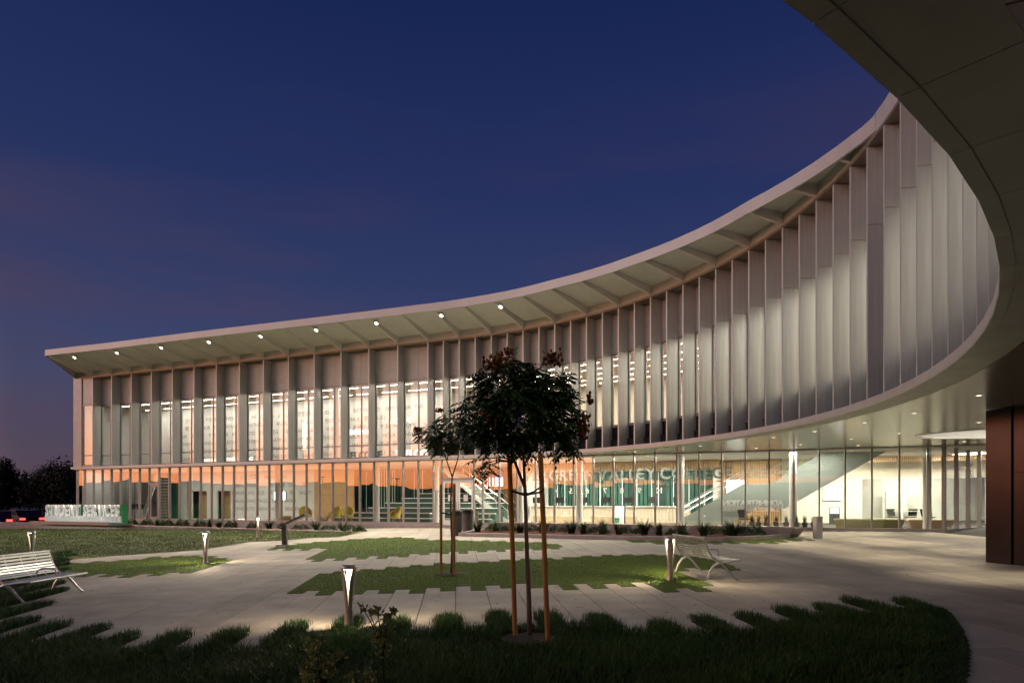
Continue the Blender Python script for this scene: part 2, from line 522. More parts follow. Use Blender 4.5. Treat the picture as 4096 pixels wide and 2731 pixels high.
# bays between the fins
INN = -.66
for i in range(len(FS) - 1):
    s1, s2 = FS[i], FS[i + 1]
    is_arc = s1 >= 14 * L - .01
    a1, a2 = s1 + .037, s2 - .037
    mid = (s1 + s2) / 2
    # upper spandrel panels
    if is_arc:
        seg(MB(), a1, a2, INN + .04, INN - .08, ZJ + .11, ZT - .01).build('spandrel_panel', M['panel'], bld)
    else:
        seg(MB(), a1, mid - .006, INN + .04, INN - .08, ZJ + .11, ZT - .01).build('spandrel_panel', M['panel'], bld)
        seg(MB(), mid + .006, a2, INN + .04, INN - .08, ZJ + .11, ZT - .01).build('spandrel_panel', M['panel'], bld)
    w = MB()
    zl = 4.60 if is_arc else ZB1 + .01
    seg(w, a1, a2, INN + .06, INN - .06, ZJ, ZJ + .09)            # head
    seg(w, a1, a2, INN + .06, INN - .06, zl, zl + .11)            # sill
    seg(w, a1, a1 + .045, INN + .05, INN - .05, zl + .11, ZJ)
    seg(w, a2 - .045, a2, INN + .05, INN - .05, zl + .11, ZJ)
    if not is_arc:
        seg(w, mid - .025, mid + .025, INN + .05, INN - .05, zl + .11, ZJ)
        seg(w, a1 + .045, mid - .025, INN + .045, INN - .045, 4.40, 4.455)
        seg(w, mid + .025, a2 - .045, INN + .045, INN - .045, 4.40, 4.455)
    wo = w.build('window', M['alu'], bld)
    def pane(x1, x2, z1, z2):
        seg(MB(), x1, x2, INN + .008, INN - .008, z1, z2).build('pane', M['glass_u'], wo)
    if is_arc and abs(s1 - 55 * H) < .05:  # solid panel added for an unlit window, keeps the fin beside it dark
        seg(MB(), a1 + .046, a2 - .046, INN + .02, INN - .04, zl + .112, ZJ - .002).build('light_stop_panel', M['panel'], wo)
        seg(MB(), a1, a2, INN + .02, INN - .04, ZB1 + .004, zl - .004).build('lower_spandrel', M['spandrel_black'], bld)
    elif is_arc:
        pane(a1 + .046, a2 - .046, zl + .112, ZJ - .002)
        seg(MB(), a1, a2, INN + .02, INN - .04, ZB1 + .004, zl - .004).build('lower_spandrel', M['spandrel_black'], bld)
    else:
        for x1, x2 in ((a1 + .046, mid - .026), (mid + .026, a2 - .046)):
            pane(x1, x2, zl + .112, 4.399)
            pane(x1, x2, 4.456, ZJ - .002)
    # band under the fins and beam over them
    bw = .003
    seg(MB(), s1 + bw, s2 - bw, .05, -.72, ZB0, ZB1).build('band_panel', M['fascia'], bld)
    zt2 = 10.14 if s1 < 51.0 else 10.24
    rb = MB()
    seg(rb, s1 + bw, s2 - bw, .0, -.74, ZT + .09, zt2)
    rbo = rb.build('ring_beam_panel', M['panel'], bld)
    seg(MB(), s1 + bw, s2 - bw, .004, -.74, ZT + .004, ZT + .088).build('trim', M['bronze_strip'], rbo)
# left end bay: flat end panel, open joint, single glazed bay
seg(MB(), -1.95, -1.12, .0, -.62, ZB1 + .004, ZT).build('end_panel', M['panel'], bld)
seg(MB(), -1.06, -.037, INN + .6, INN + .5, ZJ + .11, ZT - .01).build('spandrel_panel', M['panel'], bld)
w = MB()
for z1, z2 in ((ZJ, ZJ + .09), (ZB1 + .01, ZB1 + .12), (4.40, 4.455)):
    seg(w, -1.06, -.037, INN + .62, INN + .50, z1, z2)
for x1 in (-1.06, -.09):
    seg(w, x1, x1 + .05, INN + .615, INN + .505, ZB1 + .12, ZJ)
wo = w.build('window', M['alu'], bld)
seg(MB(), -1.01, -.09, INN + .568, INN + .552, ZB1 + .121, 4.399).build('pane', M['glass_u'], wo)
seg(MB(), -1.01, -.09, INN + .568, INN + .552, 4.456, ZJ - .001).build('pane', M['glass_u'], wo)
seg(MB(), -2.15, -.003, .05, -.60, ZB0, ZB1).build('band_panel', M['fascia'], bld)
rbo = seg(MB(), -1.95, -.003, .0, -.62, ZT + .09, 10.14).build('ring_beam_panel', M['panel'], bld)
seg(MB(), -1.95, -.003, .004, -.62, ZT + .004, ZT + .088).build('trim', M['bronze_strip'], rbo)
MB().box(-1.95, .62, -.5, -1.80, 13, 10.1).build('end_wall', M['panel'], bld)

# flared canopy
OT = [(.1, 3.2), (6.1, 3.05), (13.1, 3.0), (18.4, 2.9), (24.6, 2.8), (30.6, 2.75), (35.7, 2.55), (40.5, 2.05), (44.8, 1.4), (46.6, 1.15), (49.4, .5), (51.1, .12), (51.7, .02)]
def ov(s):
    return float(np.interp(s, [p[0] for p in OT], [p[1] for p in OT]))
def zfb(o): return 9.80 + .225 * o          # fascia bottom
def zso(o): return 10.14 + .145 * o         # soffit
ss = [.1] + [s for s in FS[1:] if s < 51.2] + [51.65]
m1 = MB(); rf = MB()
prev = None
pts = [(st(-1.6, 0, zso(0)), st(.1, 3.15, zso(3.15)))] + [(st(s, 0, zso(0)), st(s, ov(s) - .03, zso(ov(s) - .03))) for s in ss]
m1.add([p for q in pts for p in q], [(2 * i, 2 * i + 1, 2 * i + 3, 2 * i + 2) for i in range(len(pts) - 1)])
m1.build('canopy_soffit', M['soffit'], bld)
rp = [(st(-1.6, -.7, 10.30), st(.1, 3.2, zfb(3.2) + .37))] + [(st(s, -.7, 10.30), st(s, ov(s), zfb(ov(s)) + .37)) for s in ss]
rf.add([p for q in rp for p in q], [(2 * i, 2 * i + 2, 2 * i + 3, 2 * i + 1) for i in range(len(rp) - 1)])
rf.build('canopy_roof', M['panel'], bld)
for i in range(len(ss) - 1):
    s1, s2 = ss[i], ss[i + 1]
    o1, o2 = ov(s1), ov(s2)
    q = [(s1, o1), (s2, o2), (s2, o2 - .05), (s1, o1 - .05)]
    MB().hexa([st(s, o, zfb(o)) for s, o in q], [st(s, o, zfb(o) + .37) for s, o in q]).build('fascia_panel', M['fascia'], bld)
q = [(-1.75, 0), (.1, 3.2), (.14, 3.12), (-1.65, 0)]
MB().hexa([st(s, o, zfb(o) - (.05 if o == 0 else 0)) for s, o in q], [st(s, o, zfb(o) + .37) for s, o in q]).build('fascia_panel', M['fascia'], bld)
beam_s = straight + [14 * L + L * k for k in range(1, 14)]
def add_light(name, typ, energy, color, loc, parent=None, **kw):
    l = bpy.data.lights.new(name, typ)
    l.energy = energy; l.color = color
    tgt = kw.pop('aim', None)
    rot = kw.pop('rot', None)
    for k, v in kw.items(): setattr(l, k, v)
    o = bpy.data.objects.new(name, l)
    col.objects.link(o)
    o.location = loc
    if parent: o.parent = parent
    if tgt is not None:
        o.rotation_euler = (Vector(tgt) - Vector(loc)).to_track_quat('-Z', 'Y').to_euler()
    elif rot: o.rotation_euler = rot
    return o
spot_me = MB().lathe([(.07, .13), (.10, .10), (.115, 0)], 14).mesh('spotlight', M['soffit'])
lens_me = MB().lathe([(.082, -.014), (.088, -.004)], 14).mesh('lens', M['lamp_spot'])
for k, s in enumerate(beam_s):
    o = ov(s) - .06
    if o < .15: continue
    hw = .055
    f = phi(s)
    b = MB()
    r0 = [st(s - hw, -.02, 0), st(s + hw, -.02, 0)]
    r1 = [st(s - hw, o, 0), st(s + hw, o, 0)]
    zi0, zi1 = 9.79, zso(0) - .003
    ze0, ze1 = zfb(o) + .02, zso(o) - .003
    b.hexa([(r1[0][0], r1[0][1], ze0), (r1[1][0], r1[1][1], ze0), (r0[1][0], r0[1][1], zi0), (r0[0][0], r0[0][1], zi0)],
           [(r1[0][0], r1[0][1], ze1), (r1[1][0], r1[1][1], ze1), (r0[1][0], r0[1][1], zi1), (r0[0][0], r0[0][1], zi1)])
    bo = b.build('canopy_beam', M['soffit'], bld)
    if k % 2 == 1 and k < 18:
        so = ov(s) - .55
        p = Vector(st(s + .16, so, zso(so) - .16))
        sp = link('spotlight', spot_me, None, bld, p, (R_(-32), 0, -f))
        link('lens', lens_me, None, sp)
        MB().tube([st(s + .075, 0.05, 10.0), st(s + .075, so, zso(so) - .10)], .012, 6).build('conduit', M['soffit'], bo)
        add_light('canopy_lamp', 'SPOT', 2700, (1, .90, .75), tuple(p - Vector((0, 0, .04))), bld, aim=tuple(Vector(st(s, so + 4.5, 0))), spot_size=R_(112), spot_blend=.85, shadow_soft_size=.07)

# roof deck, upper floor, ceiling, back walls
def sector(r0, r1, f0, f1, n=40):
    o = [(S0 + r1 * math.sin(f0 + (f1 - f0) * k / n), -RR + r1 * math.cos(f0 + (f1 - f0) * k / n)) for k in range(n + 1)]
    i = [(S0 + r0 * math.sin(f0 + (f1 - f0) * k / n), -RR + r0 * math.cos(f0 + (f1 - f0) * k / n)) for k in range(n + 1)]
    return o, i
def sector_slab(name, r0, r1, f0, f1, z0, z1, m, n=40):
    mb = MB()
    o, i = sector(r0, r1, f0, f1, n)
    for k in range(n):
        q = [i[k], i[k + 1], o[k + 1], o[k]]
        mb.hexa([(x, y, z0) for x, y in q], [(x, y, z1) for x, y in q])
    return mb.build(name, m, bld)
FE = 3.30
MB().box(-1.8, .75, 10.0, S0, 13, 10.12).build('roof_deck', M['panel'], bld)
sector_slab('roof_deck', RR + .74, RR + 13, 0, FE, 10.0, 10.12, M['panel'])
MB().box(-1.8, .73, 3.56, S0, 13, 3.64).build('floor_slab', M['floor_in'], bld)
sector_slab('floor_slab', RR + .72, RR + 13, 0, FE, 4.02, 4.08, M['floor_in'])
MB().box(-1.8, .76, 8.02, S0, 13, 8.08).build('ceiling', M['woodceil'], bld)
sector_slab('ceiling', RR + .76, RR + 13, 0, FE, 8.02, 8.08, M['woodceil'])
uw = MB().box(-1.79, 5.0, 3.65, 24.5, 5.12, 8.01).build('interior_wall', M['white'], bld)
sector_slab('interior_wall', RR + 8.0, RR + 8.1, .02, FE, 4.09, 8.01, M['cream'])
MB().box(24.5, 5.0, 3.65, 24.62, 13, 8.01).build('interior_wall', M['white'], bld)
sector_slab('ring_end_wall', RR + .1, RR + 13, FE, FE + .01, 3.5, 10.1, M['panel'], 1)
# outer facade behind the last fins, out of sight round the court
sector_slab('court_wall', RR + .45, RR + .58, phi(FS[-1]) + .002, FE, ZB1, 10.1, M['panel'], 12)
sector_slab('band_panel', RR - .05, RR + .6, phi(FS[-1]) + .002, FE, ZB0, ZB1, M['fascia'], 12)
# round columns upstairs
for a in (4.2, 11.6, 19.0, 26.5):
    MB().lathe([(.17, 3.65), (.17, 8.01)], 16, (a, 1.5)).build('column', M['white'], bld, smooth=False)
# wall-washers over the printed wall
for k in range(4):
    add_light('wall_washer_lamp', 'AREA', 52, (1, .93, .82), (2.4 + 6.2 * k, 3.9, 7.93), bld, aim=(2.4 + 6.2 * k, 5.0, 5.6), shape='RECTANGLE', size=5.6, size_y=.08)
# linear lamps on the upper ceiling
bar = MB().box(-.75, -.03, 7.960, .75, .03, 8.015).add([(-.75, -.029, 7.957), (-.75, .029, 7.957), (.75, .029, 7.957), (.75, -.029, 7.957)], [(0, 1, 2, 3)], 1).mesh('ceiling_light', [M['white'], M['lamp_strip']])
for b in (1.9, 3.9):
    for k in range(15):
        link('ceiling_light', bar, None, bld, (.9 + k * 1.86, b, 0))
for j, off in enumerate((1.7, 2.9, 4.1, 5.3, 6.5)):
    r = RR + off
    nseg = int(r * 2.05 / 1.86)
    for k in range(nseg):
        f = (k + .5) * 1.86 / r
        link('ceiling_light', bar, None, bld, (S0 + r * math.sin(f), -RR + r * math.cos(f), 0), (0, 0, -f))

# soffit of the ring: edge panels, dark reveal, then planks parallel to the facade
SR = RR + .56
for i in range(14, len(FS) - 1):
    s1, s2 = FS[i], FS[i + 1]
    seg(MB(), s1 + .004, s2 - .004, -.08, -.555, 3.486, 3.498).build('soffit_panel', M['near_soffit'], bld)
    seg(MB(), s1 + .004, s2 - .004, .045, -.075, 3.480, 3.497).build('soffit_trim', M['near_soffit'], bld)
sector_slab('soffit_reveal', RR + .5, RR + 13, 0, FE, 3.985, 4.0, M['dark_gap'])
sector_slab('soffit_reveal', RR + .565, RR + .585, 0, FE, 3.50, 3.98, M['dark_gap'])
sector_slab('soffit_panel', RR, SR, phi(FS[-1]) + .002, FE, 3.486, 3.498, M['near_soffit'], 12)
SKY = (Vector((17.2, 21.4, 0)))                     # oval light well in the soffit
def to_local(p):
    d = Vector(p) - P0
    return d.dot(DA), d.dot(DB)
ska, skb = to_local((17.2, 21.3, 0))
SEA, SEB = 3.6, 1.9
pl_n = 0
b = -33.0
while b < .22:
    b2 = min(b + .30, .24)
    bm = (b + b2) / 2
    def lft(bb):
        q = (SR + .035) ** 2 - (bb + RR) ** 2
        return S0 + math.sqrt(q) if q > 0 else S0
    aL1, aL2 = lft(b), lft(b2 - .016)
    aR = 60.0
    runs = [((aL1, aL2), (aR, aR))]
    t = 1 - ((bm - skb) / SEB) ** 2
    if t > 0:
        hw = SEA * math.sqrt(t)
        def hw_(bb):
            return SEA * math.sqrt(max(0, 1 - ((bb - skb) / SEB) ** 2))
        runs = [((aL1, aL2), (ska - hw_(b), ska - hw_(b2 - .016))), ((ska + hw_(b), ska + hw_(b2 - .016)), (aR, aR))]
    for (l1, l2), (r1, r2) in runs:
        if r1 - l1 < .05: continue
        q = [(l1, b), (r1, b), (r2, b2 - .016), (l2, b2 - .016)]
        MB().hexa([(x, y, 3.488) for x, y in q], [(x, y, 3.515) for x, y in q]).build('soffit_plank', M['plank'], bld)
    b += .30
# straight part: soffit return between band and glazing
MB().box(-1.9, -.02, 3.46, S0 - .01, .24, 3.498).build('soffit_return', M['panel'], bld)
# oval well
ow = MB()
n = 40
ring = [(ska + (SEA + .03) * math.cos(2 * PI * k / n), skb + (SEB + .03) * math.sin(2 * PI * k / n)) for k in range(n)]
ow.add([(x, y, 3.47) for x, y in ring] + [(x, y, 3.975) for x, y in ring], [(k, n + k, n + (k + 1) % n, (k + 1) % n) for k in range(n)] + [tuple(range(n, 2 * n))])
ow.build('oval_light_well', M['white'], bld)
add_light('light_well_lamp', 'AREA', 170, (1, .93, .82), (ska, skb, 3.96), bld, rot=(0, 0, 0), shape='ELLIPSE', size=5.2, size_y=2.6)

# recessed downlights in the plank soffit, with added ones out of view
dl_ring = MB().lathe([(.085, 3.478), (.085, 3.487), (.06, 3.487), (.06, 3.480)], 16).mesh('downlight', M['soffit'])
dl_lens = MB().lathe([(.045, 3.474), (.045, 3.4775)], 16).mesh('lens', M['lamp_down'])
DL = [(43.17, -5.82), (44.42, -7.36), (45.63, -9.42), (46.58, -11.21), (45.74, -4.13), (47.02, -5.71), (48.64, -8.25), (47.34, -13.89), (42.44, -1.16), (40.39, -3.19), (37.34, -1.22), (44.11, -2.4), (46.25, -1.03), (49.74, -1.44)]
for a, bb in DL + [(49.5, -14.5), (52, -8.0), (53.0, -19.0)] + [(S0 + (RR + 5.6) * math.sin(R_(f)), -RR + (RR + 5.6) * math.cos(R_(f))) for f in (112, 124, 148, 160)]:  # the last group is added out of view, to bounce light overhead
    if bb > .1: bb = -.05
    d = link('downlight', dl_ring, None, bld, (a, bb, 0))
    link('lens', dl_lens, None, d)
    add_light('downlight_lamp', 'SPOT', 330 if bb > -24 else 1400, (1, .87, .64), (a, bb, 3.465), bld, rot=(0, 0, 0), spot_size=R_(58), spot_blend=.8, shadow_soft_size=.06)
# ---------------------------------------------------------------- lettering
TX = []
def text(body, size, ext=0.0, off=0.0, align='LEFT'):
    cu = bpy.data.curves.new('lettering', 'FONT')
    cu.body = body; cu.size = size; cu.extrude = ext; cu.offset = off
    cu.align_x = align; cu.resolution_u = 3
    o = bpy.data.objects.new('lettering', cu)
    col.objects.link(o)
    TX.append([o, None])
    return len(TX) - 1
def bake_text():
    bpy.context.view_layer.update()
    dg = bpy.context.evaluated_depsgraph_get()
    for t in TX:
        if t[1] is None:
            t[1] = bpy.data.meshes.new_from_object(t[0].evaluated_get(dg))
    for t in TX:
        if t[0]:
            cu = t[0].data
            bpy.data.objects.remove(t[0]); bpy.data.curves.remove(cu); t[0] = None
def text_obj(i, name, m, parent, loc, rot=(PI / 2, 0, 0), scale=None):
    me = TX[i][1]
    me.materials.clear(); me.materials.append(m)
    o = link(name, me, None, parent, loc, rot)
    if scale: o.scale = scale
    return o
def bounds(i):
    v = np.array([tuple(x.co) for x in TX[i][1].vertices])
    return v[:, 0].min(), v[:, 0].max(), v[:, 1].min(), v[:, 1].max()
T_STU = [text(c, 1, .05, .040) for c in 'STUDENTSERVICES']
T_EVC = [text(c, .80, .012, .020) for c in 'EVERGREENVALLEYCOLLEGE']
T_ADM = [text(c, .36, .012, .008) for c in 'ADMINISTRATION']
T_NUM = [text(str(k), .42, .01, .010) for k in (3, 4, 5, 6, 7, 8, 9, 10)]
T_EVS = text('EVERGREEN', .16, .002, .004); T_EVS2 = text('VALLEY COLLEGE', .105, .002, .003)
T_VERT = text('STUDENT SERVICES', .17, .002, .002)
WORDS = ['BIENVENIDO', 'BENVENUTO', 'BEM-VINDA', 'WELCOME', 'KUMUSTA', 'XIN CHÀO', 'CHÀO MỪNG', 'HELLO', 'HOLA', 'SALUT', 'SALVE', 'OI', 'BONJOUR', 'MALIGAYANG PAGDATING', 'akkuy miSimpiy', '你好', '欢迎', 'ようこそ', 'やあ', '안녕하세요', '환영합니다', 'BIENVENUE', 'OLÁ', '喂']
T_W = [text(w, .36, .001, .0) for w in WORDS]
T_GLOW = {w: text(w, .42, .006, .012) for w in ('BONJOUR', 'BIENVENIDO', 'WELCOME', 'ようこそ', 'PAGDATING')}
T_BIG = text('WELCOME', .62, .03, .02)
bake_text()
# words printed on the long white walls, upstairs and downstairs
def word_wall(name, parent, a0, a1, z0, z1, b, seed):
    r = random.Random(seed)
    V = []; Fc = []
    z = z1 - .42
    row = 0
    while z > z0:
        a = a0 + r.uniform(0, .5)
        while a < a1 - .5:
            i = r.randrange(len(T_W))
            me = TX[T_W[i]][1]
            x0, x1, y0, y1 = bounds(T_W[i])
            w = x1 - x0
            if a + w > a1: break
            n = len(V)
            V += [(a + v.co.x - x0, b - .004 - v.co.z, z + v.co.y) for v in me.vertices]
            Fc += [tuple(q + n for q in p.vertices) for p in me.polygons]
            a += w + r.uniform(.18, .5)
        z -= .56
        row += 1
    me = bpy.data.meshes.new(name)
    me.from_pydata(V, [], Fc)
    me.materials.append(M['ink'])
    return link(name, me, None, parent)
word_wall('wall_lettering', uw, 1.2, 23.6, 3.9, 7.45, 5.0, 3)
for w, a, z, rot in (('BONJOUR', 13.9, 4.75, PI / 2), ('BIENVENIDO', 17.0, 5.6, 0), ('ようこそ', 20.4, 6.2, 0), ('WELCOME', 4.6, 4.05, 0), ('PAGDATING', 6.9, 4.1, 0)):
    o = text_obj(T_GLOW[w], 'lit_lettering', M['glow_text'], uw, (a, 4.97, z))
    if rot: o.rotation_euler = (PI / 2, -PI / 2, 0)
text_obj(T_BIG, 'standing_lettering', M['ink'], uw, (17.6, 3.9, 3.95))
lit = link('lit_lettering', TX[T_BIG][1].copy(), None, uw, (21.6, 3.9, 3.95), (PI / 2, 0, 0))
lit.data.materials.clear(); lit.data.materials.append(M['glow_text'])

# ---------------------------------------------------------------- ground-floor glazing along the straight line b = .3
GB = .30
ml = [-1.95, -1.19]
for k in range(30):
    ml.append(ml[-1] + .885 + .06 * k / 30)
ml = [m for m in ml if m < 26.4]
ml += [26.73, 28.62, 29.13] + [30.05 + .99 * k for k in range(20)] + [49.43]
mul = MB().box(-.03, GB - .08, .02, .03, GB + .08, 3.455).mesh('mullion', M['alu'])
for a in ml:
    link('mullion', mul, None, bld, (a, 0, 0))
doors = {(26.73, 28.62): 2}
si = min(range(len(ml)), key=lambda i: abs(ml[i] - 5.05))
doors[(ml[si], ml[si + 1])] = 1
for i in range(len(ml) - 1):
    a1, a2 = ml[i] + .031, ml[i + 1] - .031
    if a2 - a1 < .1: continue
    key = (ml[i], ml[i + 1])
    if key in doors:
        nleaf = doors[key]
        d = MB().box(a1, GB - .06, 2.40, a2, GB + .06, 2.50)
        dz = d.build('door_head', M['alu'], bld)
        MB().box(a1, GB - .006, 2.503, a2, GB + .006, 3.455).build('pane', M['glass_g'], bld)
        w = (a2 - a1) / nleaf
        for k in range(nleaf):
            x0, x1 = a1 + k * w + .006, a1 + (k + 1) * w - .006
            m = MB()
            m.box(x0, GB - .03, .03, x0 + .11, GB + .03, 2.39).box(x1 - .11, GB - .03, .03, x1, GB + .03, 2.39)
            m.box(x0 + .11, GB - .03, .03, x1 - .11, GB + .03, .28).box(x0 + .11, GB - .03, 2.24, x1 - .11, GB + .03, 2.39)
            dd = m.build('door', M['letter_white'] if nleaf == 2 else M['alu'], bld)
            MB().box(x0 + .111, GB - .006, .281, x1 - .111, GB + .006, 2.239).build('pane', M['glass_g'], dd)
            hx = x1 - .07 if k == 0 else x0 + .07
            MB().tube([(hx, GB - .07, .85), (hx, GB - .07, 1.25)], .014, 6).build('handle', M['steel'], dd)
            if nleaf == 2:
                MB().box((x0 + x1) / 2 - .12, GB - .012, 1.28, (x0 + x1) / 2 + .12, GB - .008, 1.62).build('paper_notice', M['letter_white'], dd)
        continue
    hw_, hz_ = (a2 - a1) / 2, (3.455 - .141) / 2
    MB().box(-hw_, -.006, -hz_, hw_, .006, hz_).build('pane', M['glass_g'], bld, ((a1 + a2) / 2, GB, .141 + hz_), (random.gauss(0, .0016), 0, random.gauss(0, .0022)))
    MB().box(a1, GB - .07, .02, a2, GB + .07, .14).build('sill_frame', M['alu'], bld)
MB().box(-1.95, GB - .10, 3.456, 60, GB + .10, 3.487).build('head_frame', M['alu'], bld)
MB().box(-1.98, GB - .12, -.8, 26.7, 13, .018).build('floor_plinth', M['conc_wall'], bld)
MB().box(26.7, GB - .12, -.8, 49.5, 13, .018).build('floor_plinth', M['conc_wall'], bld)
# glazing turns back past the corner
CO = Vector(Wp(49.43, GB)); CD = Vector((3.8, 3.0, 0)).normalized(); CN = Vector((-CD.y, CD.x, 0))
ca = math.atan2(CD.y, CD.x) + TH
for k in range(7):
    q = CO + CD * (1.35 * k)
    la, lb = to_local(q)
    link('mullion', mul, None, bld, (la + GB * math.sin(ca), lb - GB * math.cos(ca), 0), (0, 0, ca))
    if k < 6:
        for nm, y0, y1, z0, z1, mm in (('pane', -.006, .006, .141, 3.455, 'glass_g'), ('sill_frame', -.07, .07, .02, .14, 'alu')):
            MB().box(.031, y0, z0, 1.319, y1, z1).build(nm, M[mm], bld, (la, lb, 0), (0, 0, ca))
MB().box(0, 0, -.8, 12, 14, .018).build('floor_plinth', M['conc_wall'], bld, to_local(CO) + (-.001,), (0, 0, ca))

# interior shell, ground floor
MB().box(-1.78, GB + .12, .019, 49.4, 13, .03).build('interior_floor', M['floor_in'], bld)
MB().box(.1, .1, .0195, 12, 13, .029).build('interior_floor', M['floor_in'], bld, to_local(CO) + (0,), (0, 0, ca))
MB().box(-1.78, GB + .12, 3.44, 61, 15, 3.455).build('interior_ceiling', M['ceil'], bld)
MB().box(-1.78, 12.9, .03, 61, 13.0, 3.44).build('back_wall', M['white'], bld)
def wall_panel(name, a0, a1, z0, z1, b, m, t=.12):
    return MB().box(a0, b, z0, a1, b + t, z1).build(name, M[m], bld)
# pleated curtain at the far left
cu = MB(); N = 120
cur = [(-4.8 + 5.4 * k / N, 3.0 + .09 * math.sin(k * .9) + .03 * math.sin(k * 2.3)) for k in range(N + 1)]
cu.add([(x, y, .05) for x, y in cur] + [(x, y, 3.40) for x, y in cur], [(k, k + 1, N + 2 + k, N + 1 + k) for k in range(N)])
tag(cu.build('pleated_curtain', M['curtain'], None, P0, (0, 0, -TH)), 'grey pleated curtain hanging inside the leftmost ground-floor glazing', 'curtain')
wall_panel('green_wall', .3, 1.3, .03, 3.44, 5.6, 'green')
# white printed wall with two doorways
ww = MB()
for a0, a1, z0, z1 in ((1.3, 2.43, .03, 3.44), (3.91, 4.94, .03, 3.44), (6.22, 13.75, .03, 3.44), (2.43, 3.91, 2.06, 3.44), (4.94, 6.22, 2.06, 3.44)):
    ww.box(a0, 6.0, z0, a1, 6.12, z1)
wl = ww.build('printed_wall', M['grey_wall'], bld)
word_wall('wall_lettering', wl, 6.3, 13.6, .25, 3.3, 6.0, 9)
for a0, a1 in ((2.43, 3.91), (4.94, 6.22)):
    MB().box(a0 + .0, 6.6, .03, a1, 6.7, 2.3).build('doorway_recess', M['wood'], bld)
wall_panel('timber_wall', 13.75, 17.0, .03, 3.44, 6.0, 'wood')
MB().box(13.76, 5.99, 1.72, 16.99, 5.999, 1.735).build('timber_joint', M['wood_dark'], bld)
# dark green slatted wall with thin lit strips
gsw = wall_panel('green_slat_wall', 15.0, 26.6, .03, 3.44, 8.0, 'green_dark')
r = random.Random(5)
a = 15.05
leds = []
while a < 26.5:
    wv = r.choice((.10, .14, .18))
    MB().box(a, 7.88, .03, a + wv, 7.995, 3.43).build('slat', M['green'], gsw)
    if r.random() < .30: leds.append(a + wv + .02)
    a += wv + .09
for a in leds:
    MB().box(a, 7.94, .3, a + .045, 7.98, 3.40).build('led_strip', M['led_green'], gsw)
# tiered seating, green with pale nosings
ble = empty('tiered_seating', Wp(22.5, 2.9), -TH, 'dark green tiered seating with pale edges behind the entrance glazing', 'seating')
left = [17.6, 18.6, 19.4, 20.3, 21.1, 21.9]
for k in range(6):
    z1 = .30 * (k + 1)
    MB().box(left[k] - 22.5, .0 + .62 * k, .03, 28.4 - 22.5 - .9 * (k > 3), .62 * (k + 1) + (2.3 - .62 * (k + 1) if k == 5 else 0) + (1.6 if k == 5 else 0), z1 - .05).build('tier', M['tier_green'], ble)
    MB().box(left[k] - 22.5, -.03 + .62 * k, z1 - .048, 28.4 - 22.5 - .9 * (k > 3), .62 * k + .12, z1).build('nosing', M['white'], ble)
# slatted oak bulkhead, wall and desk front share one slat profile
def slat_run(name, parent, a0, a1, z0, z1, b, pitch=.085, wid=.045, dep=.04, m='wood'):
    s = MB(); a = a0
    while a < a1 - wid:
        s.box(a, b - dep, z0, a + wid, b, z1); a += pitch
    return tag(s.build(name, M[m], parent), kind='stuff')
bk = wall_panel('timber_bulkhead', 28.6, 40.4, 2.92, 3.44, 5.05, 'wood_dark')
slat_run('slat_row', bk, 28.6, 40.4, 2.92, 3.43, 5.049)
wr = wall_panel('slatted_wall', 40.4, 43.4, .03, 3.44, 6.0, 'wood_dark')
slat_run('slat_row', wr, 40.4, 43.4, .03, 3.43, 5.999)
wm = wall_panel('slatted_wall', 25.2, 29.2, .03, 3.44, 8.3, 'wood_dark')
slat_run('slat_row', wm, 25.2, 29.2, .03, 3.43, 8.299)
# reception back wall in greens with lit strips
gw = wall_panel('reception_wall', 28.5, 40.4, .03, 3.1, 9.6, 'green_dark')
s = MB(); a = 28.6
while a < 40.2:
    wv = r.choice((.12, .18, .26))
    if r.random() < .78: MB().box(a, 9.48, .03, a + wv, 9.598, 3.09).build('slat', M['green'], gw)
    a += wv + .07
for a in (29.2, 30.1, 30.6, 31.5, 32.0, 32.9, 33.8, 34.3, 35.2, 36.1, 36.5, 37.4, 38.3, 39.2):
    MB().box(a, 9.44, .3, a + .04, 9.475, 3.05).build('led_strip', M['led_green'], gw)
MB().box(28.5, 5.2, 3.10, 40.4, 9.6, 3.16).build('reception_ceiling', M['white'], bld)
MB().box(29.0, 5.2, .03, 29.5, 9.5, 3.10).build('reception_pier', M['white'], bld)
MB().box(40.0, 6.1, .03, 40.38, 9.5, 3.10).build('reception_pier', M['white'], bld)
for k, a in enumerate((30.6, 32.8, 35.0, 37.2, 39.2)):
    MB().box(a, 7.2, 3.085, a + 1.3, 7.26, 3.099).build('ceiling_light', M['lamp_strip'], bld)
# round columns downstairs
for a in (22.04, 25.89, 30.87, 34.04, 39.01, 43.88, 49.0, 7.6, 14.9):
    MB().lathe([(.16, .03), (.16, 3.44)], 18, (a, 1.2)).build('column', M['white'], bld)
# ceiling lamps of the ground floor: area lamps over each room
def room_lamp(a, b, w, d, e, c=(1, .90, .72), z=3.43):
    if a < 24: e *= .36
    add_light('ceiling_panel_lamp', 'AREA', e * 3.2, c, (a, b, z), bld, rot=(0, 0, 0), shape='RECTANGLE', size=w, size_y=d)
room_lamp(-.2, 1.7, 2.2, .5, 40, (1, .95, .85))
room_lamp(3.6, 3.6, 3.0, .6, 75, (1, .95, .85))
room_lamp(9.5, 3.6, 5.0, .6, 130, (1, .94, .83))
room_lamp(15.6, 3.4, 2.4, .6, 90)
room_lamp(21.0, 3.0, 5.0, .6, 110, (1, .92, .76))
room_lamp(27.3, 3.4, 2.0, .6, 90)
room_lamp(32.0, 2.2, 3.6, .6, 170, (1, .93, .78))
room_lamp(37.0, 2.2, 3.6, .6, 170, (1, .93, .78))
room_lamp(34.5, 7.4, 8.0, .4, 230, (1, .95, .84), 3.09)
